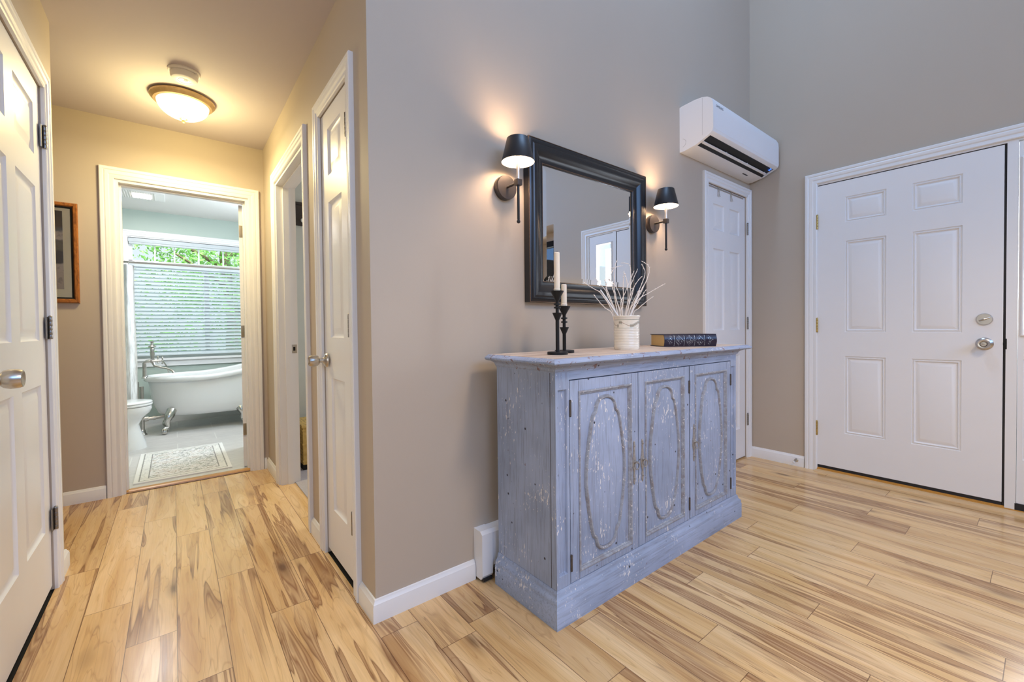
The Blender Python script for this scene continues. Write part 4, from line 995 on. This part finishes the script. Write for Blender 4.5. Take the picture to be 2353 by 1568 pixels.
l = bpy.data.lights.new('ceiling_light_bulb', 'POINT'); l.energy = 13.5; l.color = (1, .82, .38); l.shadow_soft_size = .09
lo = bpy.data.objects.new('ceiling_light_bulb', l); C.objects.link(lo); lo.location = (.068, 3.2, Zc-.26)
dl = area('ceiling_light_downlight', (.068, 3.2, Zc-.148), (0, 0, -1), .24, .24, 12, (1, .84, .48)); dl.data.shape = 'DISK'

sm = thing('smoke_detector', (.068, 2.87, Zc), 'round white smoke detector on the hallway ceiling before the dome light', 'smoke detector')
SC = (.068, 2.87, Zc)
bm = BM(); lathe(bm, [(.070, 0), (.070, -.006), (.067, -.010), (.060, -.011), (.060, -.014), (.062, -.016)], SC, seg=56, caps=False)
for a in (1.6, 3.6, 5.6): box(bm, (SC[0]+.064*math.cos(a)-.004, SC[1]+.064*math.sin(a)-.004, Zc-.018), (SC[0]+.064*math.cos(a)+.004, SC[1]+.064*math.sin(a)+.004, Zc-.009))
mk('mounting_plate', bm, M['plastic'], sm, 30)
bm = BM(); lathe(bm, [(.060, -.013), (.0615, -.016), (.060, -.032), (.054, -.042), (.044, -.046), (.030, -.0475), (.029, -.046), (.026, -.046), (.025, -.048), (.012, -.0485), (0, -.0485)], SC, seg=56, caps=False)
mk('detector_cover', bm, M['plastic'], sm, 30)
bm = BM(); lathe(bm, [(.009, -.0482), (.009, -.050), (0, -.0502)], (SC[0]+.006, SC[1]-.01, Zc), seg=20); mk('test_button', bm, plain('grey_button', srgb(150, 148, 144), .5), sm)

# ------------------------------------------------------------------ framed picture at the hall end
pic = thing('framed_picture', (-.73, Yb, 1.25), 'wood framed landscape print partly hidden behind the left door casing', 'picture')
pu0, pu1, pv0, pv1 = -1.02, -.455, 1.248, 1.860
fP = Fr((0, Yb, 0), (0, -1, 0)); path = [(pu0, pv0), (pu1, pv0), (pu1, pv1), (pu0, pv1)]
t = NT('burl_wood_frame'); n = t.noise(t.n('ShaderNodeMapping', {0: t.coords(), 'Scale': (1, 1, .3)}).outputs[0], 50, 4, .6, 1)
t.set(Base_Color=t.ramp(n, [(.3, srgb(96, 50, 20)), (.55, srgb(168, 104, 46)), (.75, srgb(120, 66, 26))]), Roughness=.3, Coat_Weight=.3); burl = t.m
bm = BM(); fP.sweep(bm, path, [(0, 0), (0, .018), (.005, .024), (.018, .022), (.024, .014), (.024, 0)], True); mk('frame', bm, burl, pic, 30)
bm = BM(); fP.sweep(bm, path, [(.024, 0), (.024, .015), (.032, .012), (.034, .008), (.034, 0)], True); mk('inner_fillet', bm, M['black'], pic, 0)
bm = BM(); fP.box(bm, pu0+.03, pu1-.03, pv0+.03, pv1-.03, .001, .006); mk('mat_board', bm, plain('cream_mat_board', srgb(244, 232, 190), .8), pic, 0)
def mat_print():
    t = NT('landscape_print'); v = t.coords(); s = t.n('ShaderNodeSeparateXYZ', {0: v}); z = t.math('ADD', s.outputs[2], t.math('MULTIPLY', t.math('SUBTRACT', t.noise(v, 9, 4, .6), .5), .09))
    f = t.math('DIVIDE', t.math('SUBTRACT', z, 1.33), .47)
    base = t.ramp(f, [(0, srgb(196, 180, 152)), (.34, srgb(206, 192, 168)), (.37, srgb(56, 66, 76)), (.50, srgb(64, 70, 74)), (.53, srgb(110, 106, 94)), (.62, srgb(122, 116, 100)), (.645, srgb(206, 194, 172)), (.74, srgb(196, 184, 164)), (.78, srgb(86, 96, 104)), (.84, srgb(60, 56, 52)), (1, srgb(34, 30, 28))])
    base = t.mix(t.math('MULTIPLY', t.ramp(t.noise(v, 40, 3), [(.55, B0), (.65, W1)]), .35), base, srgb(70, 60, 52))
    t.set(Base_Color=base, Roughness=.5); return t.m
bm = BM(); fP.box(bm, pu0+.085, pu1-.068, pv0+.083, pv1-.052, .0062, .0070); mk('print', bm, mat_print(), pic, 0)
bm = BM(); fP.box(bm, pu0+.02, pu1-.02, pv0+.02, pv1-.02, .0074, .0082); mk('glazing', bm, M['glass'], pic, 0)

# ------------------------------------------------------------------ bedroom
slab_wall('wall_bedroom_back', 'y', 3.95, 4.05, Xc+T, 3.2, 0, Zc, [], plain('pale_grey_green_paint', srgb(196, 198, 192), .65), 'pale back wall of the carpeted room')
slab_wall('wall_bedroom_right', 'x', 3.2, 3.3, 2.2, 4.05, 0, Zc, [], M['wall'], 'right wall of the carpeted room')
slab_wall('wall_bedroom_near', 'y', 2.1, 2.2, Xc+T, 3.3, 0, Zc, [], M['wall'], 'near wall of the carpeted room')
simple('ceiling_bedroom', (Xc+T, 2.1, Zc), (3.3, 4.05, Zc+.1), M['ceil'], 'white ceiling of the carpeted room', 'ceiling')
simple('floor_bedroom', (Xc+.085, 2.2, -.05), (3.2, 3.95, .006), M['carpet'], 'grey carpet beyond the right hallway doorway', 'carpet')
area('bedroom_fill', (3.1, 3.1, 1.5), (-1, 0, 0), 1.2, 1.2, 30, (.9, .95, 1))  # added fill lamp inside the closed bedroom, which has no window
ch = thing('painted_chest', (.95, 3.66, 0.006), 'small yellow painted chest with a black base on the bedroom carpet', 'chest')
bm = BM(); box(bm, (.745, 3.495, .045), (1.14, 3.83, .325), .004); box(bm, (.738, 3.488, .325), (1.147, 3.84, .345), .004)
for z in (.075, .20, .305): box(bm, (.741, 3.490, z-.006), (1.144, 3.835, z+.006), .002)
t = NT('yellow_painted_wood'); v = t.coords(); vo = t.n('ShaderNodeTexVoronoi', {'Vector': v, 'Scale': 38, 'Randomness': .35})
bs = t.mix(t.ramp(t.noise(v, 30, 3), [(.3, B0), (.7, W1)]), srgb(196, 160, 84), srgb(222, 190, 112)); bs = t.mix(t.ramp(vo.outputs['Distance'], [(.16, W1), (.24, B0)]), bs, srgb(60, 50, 36))
t.set(Base_Color=bs, Roughness=.5); mk('body', bm, t.m, ch, 0)
bm = BM(); box(bm, (.745, 3.495, .0065), (1.14, 3.83, .045)); mk('base', bm, M['black'], ch, 0)
rk = thing('coat_rack', (1.1, 3.95, 1.95), 'dark wooden peg board with white knobs on the bedroom wall', 'peg rack')
bm = BM(); box(bm, (.78, 3.932, 1.945), (1.7, 3.949, 2.135), .002); box(bm, (.77, 3.925, 2.118), (1.71, 3.9485, 2.14), .003); box(bm, (.78, 3.928, 2.03), (1.7, 3.934, 2.05), .001)
mk('board', bm, plain('dark_stained_wood', srgb(52, 44, 42), .5, var=.2, vs_=40), rk, 0)
for kx in (.868, 1.15, 1.43):
    bm = BM(); lathe(bm, [(.008, 0), (.008, .012), (.018, .018), (.019, .026), (.014, .032), (0, .033)], (kx, 3.932, 1.985), (0, -1, 0), 20); mk('knob', bm, M['porcelain'], rk)

# ------------------------------------------------------------------ bathroom
YW2 = 6.438
slab_wall('wall_bathroom_window_side', 'y', YW2, YW2+.16, -1.4, 1.5, 0, Zc, [(-.402, 1.05, .752, 2.146)], M['sage'], 'sage green bathroom wall around the window')
slab_wall('wall_bathroom_left', 'x', -1.4, -1.3, Yb+T, YW2, 0, Zc, [], M['sage'], 'left sage wall of the bathroom')
slab_wall('wall_bathroom_right', 'x', 1.35, 1.5, 4.05, YW2, 0, Zc, [], M['sage'], 'right sage wall of the bathroom')
simple('wall_bathroom_jog', (Xc+T, Yb+.005, 0), (Xc+T+.02, 4.05, Zc), M['sage'], 'narrow sage return beside the bathroom door', 'wall')
simple('wall_bathroom_near', (-1.4, Yb+T, 0), (BA[0]-.01, Yb+T+.012, Zc), M['sage'], 'sage inner face of the hallway end wall', 'wall')
simple('ceiling_bathroom', (-1.4, Yb+T, Zc), (1.5, YW2+.16, Zc+.1), M['ceil'], 'white bathroom ceiling with a lit fan light', 'ceiling')
baseboard('baseboard_bathroom', [[(-1.3, YW2), (1.35, YW2)]], 'white baseboard behind the bathtub')
# window
wb = thing('window_6', (.32, YW2, .75), 'wide bathroom window with a divided transom and white blinds', 'window', kind='structure')
fW = Fr((0, YW2, 0), (0, -1, 0))
wu0, wu1, wv0, wv1 = -.402, 1.05, .752, 2.146
bm = BM(); fW.sweep(bm, [(wu0, wv0), (wu0, wv1), (wu1, wv1), (wu1, wv0)], [(a, b) for a, b in CAS]); fW.box(bm, wu0-.075, wu1+.075, wv0-.022, wv0+.002, 0, .04); fW.box(bm, wu0-.066, wu1+.066, wv0-.09, wv0-.022, 0, .018)
mk('casing', bm, M['trim'], wb, 30)
bm = BM()
for (a, b, c, d) in ((wu0, wu0+.045, wv0, wv1), (wu1-.045, wu1, wv0, wv1), (wu0, wu1, wv1-.05, wv1), (wu0, wu1, wv0, wv0+.04), (wu0, wu1, 1.845, 1.885), (.30, .35, wv0+.04, 1.845)): fW.box(bm, a, b, c, d, -.13, -.07)
for U in (-.160, .020, .255, .505, .75): fW.box(bm, U-.008, U+.008, 1.885, wv1-.05, -.108, -.094)
fW.box(bm, wu0, wu0+.012, wv0, wv1, -.07, 0); fW.box(bm, wu1-.012, wu1, wv0, wv1, -.07, 0); fW.box(bm, wu0+.012, wu1-.012, wv1-.012, wv1, -.07, 0)
mk('window_frame', bm, M['trim'], wb, 0)
bm = BM(); fW.box(bm, wu0+.04, wu1-.04, wv0+.03, wv1-.04, -.102, -.098); mk('pane', bm, M['glass'], wb, 0)
bl = thing('window_blind', (.32, YW2-.02, .8), 'white slatted blind covering the lower bathroom window', 'blind')
bm = BM(); nS = 24
for i in range(nS):
    z = .815+i*(1.80-.815)/(nS-1); a = R(46)
    c = fW.p(0, z, -.032)
    hw_ = .0245
    y0, z0_ = hw_*math.cos(a), hw_*math.sin(a)
    q = [(wu0+.018, c.y-y0, z+z0_*-1), (wu1-.018, c.y-y0, z-z0_), (wu1-.018, c.y+y0, z+z0_), (wu0+.018, c.y+y0, z+z0_)]
    up_ = Vector((0, -math.sin(a), math.cos(a)))*.0012
    V = [bm.verts.new(Vector(p)-up_) for p in q]+[bm.verts.new(Vector(p)+up_) for p in q]
    for f in ((0, 1, 2, 3), (4, 5, 6, 7), (0, 1, 5, 4), (1, 2, 6, 5), (2, 3, 7, 6), (3, 0, 4, 7)): bm.faces.new([V[k] for k in f])
mk('slats', bm, M['blind'], bl, 0)
bm = BM(); fW.box(bm, wu0+.015, wu1-.015, 1.805, 1.842, -.062, -.004, .003); mk('headrail', bm, M['blind'], bl)
bm = BM(); fW.box(bm, wu0+.018, wu1-.018, .785, .800, -.055, -.008, .002); mk('bottom_rail', bm, M['blind'], bl)
for U in (-.33, .03, .30, .60, .95):
    bm = BM()
    for w in (-.006, -.058): tube(bm, [fW.p(U, .79, w), fW.p(U, 1.82, w)], .0009, 5)
    mk('cord', bm, M['blind'], bl)
bm = BM(); fW.box(bm, wu0+.015, wu1-.015, 2.085, 2.128, -.06, -.006, .003); fW.box(bm, wu0+.02, wu1-.02, 2.062, 2.083, -.055, -.01, .002)
tag(mk('raised_blind', bm, M['blind']), 'white blind drawn up at the top of the bathroom transom', 'blind')
# curtain, rod
rod_y = 5.47
pr = at(296, 602, (0, 1, 0), rod_y); zr = pr.z
bm = BM(); tube(bm, [(-1.3, rod_y, zr), (1.35, rod_y, zr)], .0125, 14)
tag(mk('shower_rod', bm, M['nickel']), 'nickel curtain rod crossing in front of the bathroom window', 'curtain rod')
bm = BM(); n = 90; ys = []; L_, R_ = [], []
for i in range(n+1):
    f = i/n; x = -.95+f*(.95-.292); a = f*46
    for lst, k, off in ((L_, 1, 0), (R_, 1, .004)):
        lst.append([bm.verts.new((x+.004*math.sin(a*2+j)*j*.5, rod_y-.0+.032*math.sin(a)*(.6+.4*(1-j/6))+off, zr-.028-(zr-.30)*j/6)) for j in range(7)])
for S_ in (L_, R_):
    for a, b in zip(S_, S_[1:]):
        for j in range(6): bm.faces.new((a[j], a[j+1], b[j+1], b[j]))
t = NT('white_curtain_fabric'); n_ = t.noise(t.n('ShaderNodeMapping', {0: t.coords(), 'Scale': (1, 1, .12)}).outputs[0], 60, 4, .6)
t.set(Base_Color=t.mix(t.ramp(n_, [(.45, B0), (.65, W1)]), srgb(238, 238, 236), srgb(202, 200, 196)), Roughness=.8)
cu_ = tag(mk('shower_curtain', bm, t.m, fix=False, smooth=80), 'white streaked shower curtain gathered at the left of the tub', 'curtain')
bm = BM()
tube(bm, [(-.327, rod_y+.022*math.cos(a), zr-.004+.022*math.sin(a)) for a in [2*math.pi*i/20 for i in range(20)]], .0022, 6, closed=True); mk('curtain_ring', bm, M['nickel'], cu_)
# bathtub: slipper tub
tub = thing('bathtub', (.45, 5.88, 0), 'white slipper bathtub on nickel claw feet under the bathroom window', 'bathtub')
TX0, TX1, TYc = -.262, 1.22, 5.93
def rimz(f): return .585+ (0 if f < .30 else .24*((f-.30)/.70)**1.75)
def tubring(s, drop, n=64):
    """outline at inward scale s; drop 0 = rim, 1 = bottom"""
    out = []
    for i in range(n):
        a = 2*math.pi*i/n; ca, sa = math.cos(a), math.sin(a)
        e = .80
        x = (abs(ca)**e)*(1 if ca > 0 else -1); y = (abs(sa)**e)*(1 if sa > 0 else -1)
        hl = (TX1-TX0)/2; cx = (TX0+TX1)/2
        X = cx+x*hl*s[0]+s[2]; Y = TYc+y*.35*s[1]
        f = (X-TX0)/(TX1-TX0)
        Z = rimz(min(max(f, 0), 1))*(1-drop)+.16*drop
        out.append((X, Y, Z))
    return out
def skin_(bm, loops, cap0=False, cap1=True):
    prev = None
    for lp in loops:
        cur = [bm.verts.new(p) for p in lp]
        if prev:
            for i in range(len(cur)): bm.faces.new((prev[i], prev[(i+1) % len(cur)], cur[(i+1) % len(cur)], cur[i]))
        elif cap0: bm.faces.new(cur)
        prev = cur
    if cap1: bm.faces.new(prev)
bm = BM()
outer = [tubring((.955, .90, 0), .03), tubring((.945, .89, -.0), .25), tubring((.92, .87, -.005), .5), tubring((.88, .83, -.012), .72), tubring((.83, .77, -.02), .88), tubring((.76, .68, -.03), .97), tubring((.66, .55, -.04), 1.0)]
inner = [tubring((.93, .87, 0), .02), tubring((.90, .84, 0), .25), tubring((.84, .78, -.01), .6), tubring((.72, .62, -.03), .85), tubring((.5, .4, -.04), .93)]
skin_(bm, outer); skin_(bm, inner)
mk('tub_body', bm, M['porcelain'], tub, 60)
def off(l, dz): return [(x, y, z+dz) for x, y, z in l]
bm = BM()
rg = [off(tubring((.93, .87, 0), 0), -.012), off(tubring((.935, .88, 0), 0), .004), off(tubring((.965, .93, 0), 0), .012), off(tubring((.99, .98, 0), 0), .008), off(tubring((1.0, 1.0, 0), 0), -.008), off(tubring((1.0, 1.0, 0), 0), -.034), off(tubring((.985, .97, 0), 0), -.044), off(tubring((.95, .895, 0), 0), -.044)]
skin_(bm, rg, cap1=False)
mk('rolled_rim', bm, M['porcelain'], tub, 60)
for (fx, fy, sx_, sy_) in ((-.055, 5.70, -1, -1), (.575, 5.70, 1, -1), (-.055, 6.16, -1, 1), (.95, 6.16, 1, 1)):
    bm = BM(); zt_ = .235
    pts = [(fx+.02*-sx_, fy-sy_*.03, zt_), (fx+sx_*.0, fy+sy_*.015, .19), (fx+sx_*.022, fy+sy_*.03, .135), (fx+sx_*.012, fy+sy_*.018, .085), (fx+sx_*.028, fy+sy_*.03, .050), (fx+sx_*.04, fy+sy_*.036, .030)]
    tube(bm, pts, .026, 14, taper=[1.7, 1.6, 1.05, .7, .7, .8])
    bmesh.ops.create_uvsphere(bm, u_segments=18, v_segments=12, radius=.029, matrix=Matrix.Translation((fx+sx_*.042, fy+sy_*.038, .030)))
    for k in (-1, 0, 1):
        tube(bm, [(fx+sx_*.022+k*.012, fy+sy_*.03, .075), (fx+sx_*.044+k*.014, fy+sy_*.062, .055), (fx+sx_*.05+k*.014, fy+sy_*.068, .025)], .007, 8, taper=[1, 1, .5])
    mk('claw_foot', bm, plain('polished_pewter', (.55, .53, .49, 1), .22, 1, var=.2, vs_=60) if 'polished_pewter' not in bpy.data.materials else bpy.data.materials['polished_pewter'], tub, 50)
# tub filler
tf = thing('tub_faucet', (-.2, 5.9, .59), 'old style nickel bath faucet on the left rim of the tub', 'faucet')
NK = M['nickel']; fy0 = 5.72
bm = BM()
for yy in (5.66, 5.82):
    x_ = -.245
    lathe(bm, [(.022, .598), (.020, .604), (.013, .612), (.0125, .70), (.014, .715)], (x_, yy, 0), seg=16)
    tube(bm, [(x_, yy, .71), (x_, yy, .745), (x_+.02, yy, .762), (x_+.05, yy, .765)], .013, 12)
    lathe(bm, [(.013, 0), (.017, .003), (.017, .010), (.013, .013)], (x_+.05, yy, .765), (1, 0, 0), 14)
tube(bm, [(-.18, 5.64, .765), (-.18, 5.84, .765)], .015, 14)
tube(bm, [(-.195, 5.66, .765), (-.18, 5.66, .765)], .013, 12); tube(bm, [(-.195, 5.82, .765), (-.18, 5.82, .765)], .013, 12)
mk('mixer_body', bm, NK, tf)
bm = BM(); tube(bm, [(-.18, 5.72, .76), (-.165, 5.715, .715), (-.12, 5.70, .695), (-.06, 5.68, .68), (-.02, 5.665, .655), (-.012, 5.66, .635)], .0125, 12, taper=[1.2, 1, .9, .85, .9, 1]); mk('spout', bm, NK, tf)
for yy, xx in ((5.64, -.10), (5.84, -.14)):
    bm = BM()
    tube(bm, [(-.18, yy, .765), (xx, yy, .768)], .008, 10)
    for a in (0, math.pi/2):
        tube(bm, [(xx, yy+.03*math.cos(a), .768+.03*math.sin(a)), (xx, yy, .768), (xx, yy-.03*math.cos(a), .768-.03*math.sin(a))], .0055, 8)
        for s_ in (-1, 1): bmesh.ops.create_icosphere(bm, subdivisions=2, radius=.009, matrix=Matrix.Translation((xx, yy+s_*.03*math.cos(a), .768+s_*.03*math.sin(a))))
    mk('cross_handle', bm, NK, tf)
bm = BM(); lathe(bm, [(.017, .775), (.014, .80), (.020, .835), (.016, .86), (.020, .885), (.013, .90), (.030, .905), (.034, .912), (.012, .93), (.010, .95), (.020, .962), (.0, .970)], (-.18, 5.72, 0), seg=18); mk('hand_shower', bm, NK, tf)
bm = BM(); tube(bm, [(-.10, 5.78, .76), (-.07, 5.79, .70), (-.055, 5.80, .63)], .006, 8); mk('hose', bm, NK, tf)
dn = thing('tub_drain_pipe', (-.25, 5.72, 0), 'nickel supply and drain pipes beside the left end of the tub', 'pipe')
bm = BM(); lathe(bm, [(.038, .002), (.036, .010), (.026, .022), (.024, .05), (.018, .055), (.018, .5)], (-.275, 5.80, 0), seg=18); lathe(bm, [(.028, .002), (.026, .008), (.013, .014), (.013, .56)], (-.30, 5.68, 0), seg=16)
mk('riser', bm, NK, dn)
bm = BM(); tube(bm, [(-.275, 5.80, .16), (-.05, 5.80, .175), (.02, 5.86, .18)], .017, 12); lathe(bm, [(.026, 0), (.026, .03)], (-.255, 5.80, .162), (1, 0, .05), 16); lathe(bm, [(.023, 0), (.023, .02)], (-.19, 5.80, .166), (1, 0, .05), 16); mk('waste_pipe', bm, NK, dn)
# toilet
to = thing('toilet', (-.5, 5.19, 0), 'white toilet with its lid down, beside the tub', 'toilet')
TCY = 5.19
def egg(xb, xf, hw, z, n=44):
    out = []; cx = xf-hw*1.05
    for i in range(n):
        a = 2*math.pi*i/n; ca, sa = math.cos(a), math.sin(a)
        X = cx+ca*(xf-cx) if ca > 0 else cx+ca*(cx-xb)
        out.append((X, TCY+sa*hw, z))
    return out
bm = BM(); skin_(bm, [egg(-.80, -.215, .13, .001), egg(-.80, -.222, .125, .05), egg(-.80, -.255, .108, .16), egg(-.80, -.268, .105, .22), egg(-.80, -.235, .135, .28), egg(-.80, -.188, .168, .325), egg(-.80, -.175, .180, .36), egg(-.80, -.176, .180, .385), egg(-.79, -.19, .168, .392)], True); mk('bowl', bm, M['porcelain'], to, 50)
bm = BM(); skin_(bm, [egg(-.72, -.172, .182, .393), egg(-.72, -.168, .185, .398), egg(-.72, -.168, .185, .407), egg(-.72, -.172, .182, .411)], True); mk('seat', bm, M['porcelain'], to, 50)
bm = BM(); skin_(bm, [egg(-.72, -.174, .180, .413), egg(-.72, -.169, .184, .418), egg(-.72, -.169, .184, .424), egg(-.72, -.180, .174, .432), egg(-.71, -.23, .13, .437)], True); mk('lid', bm, M['porcelain'], to, 50)
bm = BM(); box(bm, (-.98, TCY-.22, .39), (-.78, TCY+.22, .74), .02); box(bm, (-.99, TCY-.23, .74), (-.77, TCY+.23, .775), .01); mk('tank', bm, M['porcelain'], to, 40)
# rug
def mat_rug():
    t = NT('ivory_floral_rug'); v = t.coords(); s = t.n('ShaderNodeSeparateXYZ', {0: v}); x, y = s.outputs[0], s.outputs[1]
    ex = t.math('MINIMUM', t.math('SUBTRACT', x, -.245), t.math('SUBTRACT', .335, x)); ey = t.math('MINIMUM', t.math('SUBTRACT', y, 3.945), t.math('SUBTRACT', 4.865, y)); e = t.math('MINIMUM', ex, ey)
    n = t.noise(v, 46, 3, .55, 1.2); n2 = t.noise(v, 7, 2); vo = t.n('ShaderNodeTexVoronoi', {'Vector': v, 'Scale': 34})
    pat = t.math('MAXIMUM', t.ramp(n, [(.50, B0), (.58, W1)]), t.ramp(vo.outputs['Distance'], [(.16, W1), (.28, B0)]))
    col = t.ramp(n2, [(.35, srgb(138, 138, 136)), (.5, srgb(134, 142, 124)), (.6, srgb(190, 170, 150)), (.7, srgb(128, 132, 140))])
    base = t.mix(t.math('MULTIPLY', pat, .8), srgb(232, 230, 228), col)
    bd = t.math('LESS_THAN', e, .078); base2 = t.mix(t.math('MULTIPLY', t.ramp(n, [(.55, B0), (.62, W1)]), .5), srgb(232, 230, 224), srgb(150, 150, 148))
    base = t.mix(bd, base, base2)
    for c in (.030, .080): base = t.mix(t.math('MULTIPLY', t.math('LESS_THAN', t.math('ABSOLUTE', t.math('SUBTRACT', e, c)), .0035), .75), base, srgb(118, 116, 112))
    base = t.mix(t.math('LESS_THAN', e, .022), base, srgb(236, 234, 230))
    t.set(Base_Color=base, Roughness=.95); t.bump(t.noise(v, 300, 2), .4, .002); return t.m
bm = BM(); box(bm, (-.245, 3.945, .001), (.335, 4.865, .010), .003)
tag(mk('bath_rug', bm, mat_rug()), 'ivory patterned rug on the bathroom tiles inside the doorway', 'rug')
# fan light
fl_ = thing('fan_light', (-.23, 5.64, Zc), 'lit rectangular exhaust fan light on the bathroom ceiling', 'fan light')
bm = BM(); box(bm, (-.40, 5.48, Zc-.022), (-.05, 5.80, Zc), .008); mk('grille', bm, M['plastic'], fl_)
bm = BM()
for i in range(14): box(bm, (-.378+i*.019, 5.50, Zc-.026), (-.372+i*.019, 5.78, Zc-.021))
mk('louvres', bm, M['plastic'], fl_, 0)
bm = BM(); box(bm, (-.30, 5.57, Zc-.031), (-.16, 5.72, Zc-.0222), .003); mk('lens', bm, emis('lit_fan_lens', (1, .93, .84, 1), 9), fl_)
area('fan_light_bulb', (-.23, 5.64, Zc-.04), (0, 0, -1), .25, .2, 12, (1, .97, .95))

# ------------------------------------------------------------------ outside the bathroom window
simple('ground', (-9, 6.7, -.6), (9, 20, -.4), M['lawn'], 'lawn outside the bathroom window', 'lawn')
rg_ = random.Random(11)
def tree(x, y, h, r, n, label):
    th = thing('leafy_tree', (x, y, -.4), label, 'tree', 'trees outside the bathroom window')
    bm = BM(); tube(bm, [(x, y, -.42), (x+.05, y, h*.3), (x-.08, y+.1, h*.6), (x, y, h*.9)], .13, 10, taper=[1.2, 1, .7, .3])
    for k in range(7):
        a = rg_.uniform(0, 6.28); z = h*rg_.uniform(.25, .75); tube(bm, [(x, y, z), (x+math.cos(a)*r*.5, y+math.sin(a)*r*.5, z+.3), (x+math.cos(a)*r*.9, y+math.sin(a)*r*.9, z+.5)], .04, 7, taper=[1, .7, .3])
    mk('trunk', bm, M['bark'], th)
    bm = BM(); cl = [Vector((x+rg_.uniform(-r, r)*.8, y+rg_.uniform(-r, r)*.8, h*rg_.uniform(.12, 1))) for _ in range(44)]
    for _ in range(n):
        c = rg_.choice(cl)+Vector([rg_.gauss(0, .30) for _ in range(3)]); s_ = rg_.uniform(.028, .055)
        d = Vector([rg_.uniform(-1, 1) for _ in range(3)]).normalized(); e = d.orthogonal().normalized(); 
        quad(bm, [c-d*s_, c+e*s_*.45, c+d*s_, c-e*s_*.45])
    mk('foliage', bm, M['leaf'], th, 0, fix=False)
tree(-2.2, 9.6, 3.6, 1.5, 12000, 'bright green leafy tree outside the left of the bathroom window')
tree(.9, 10.2, 4.2, 1.5, 13000, 'green leafy tree outside the middle of the bathroom window')
tree(4.9, 9.8, 3.8, 1.4, 8000, 'green leafy tree outside the right of the bathroom window')
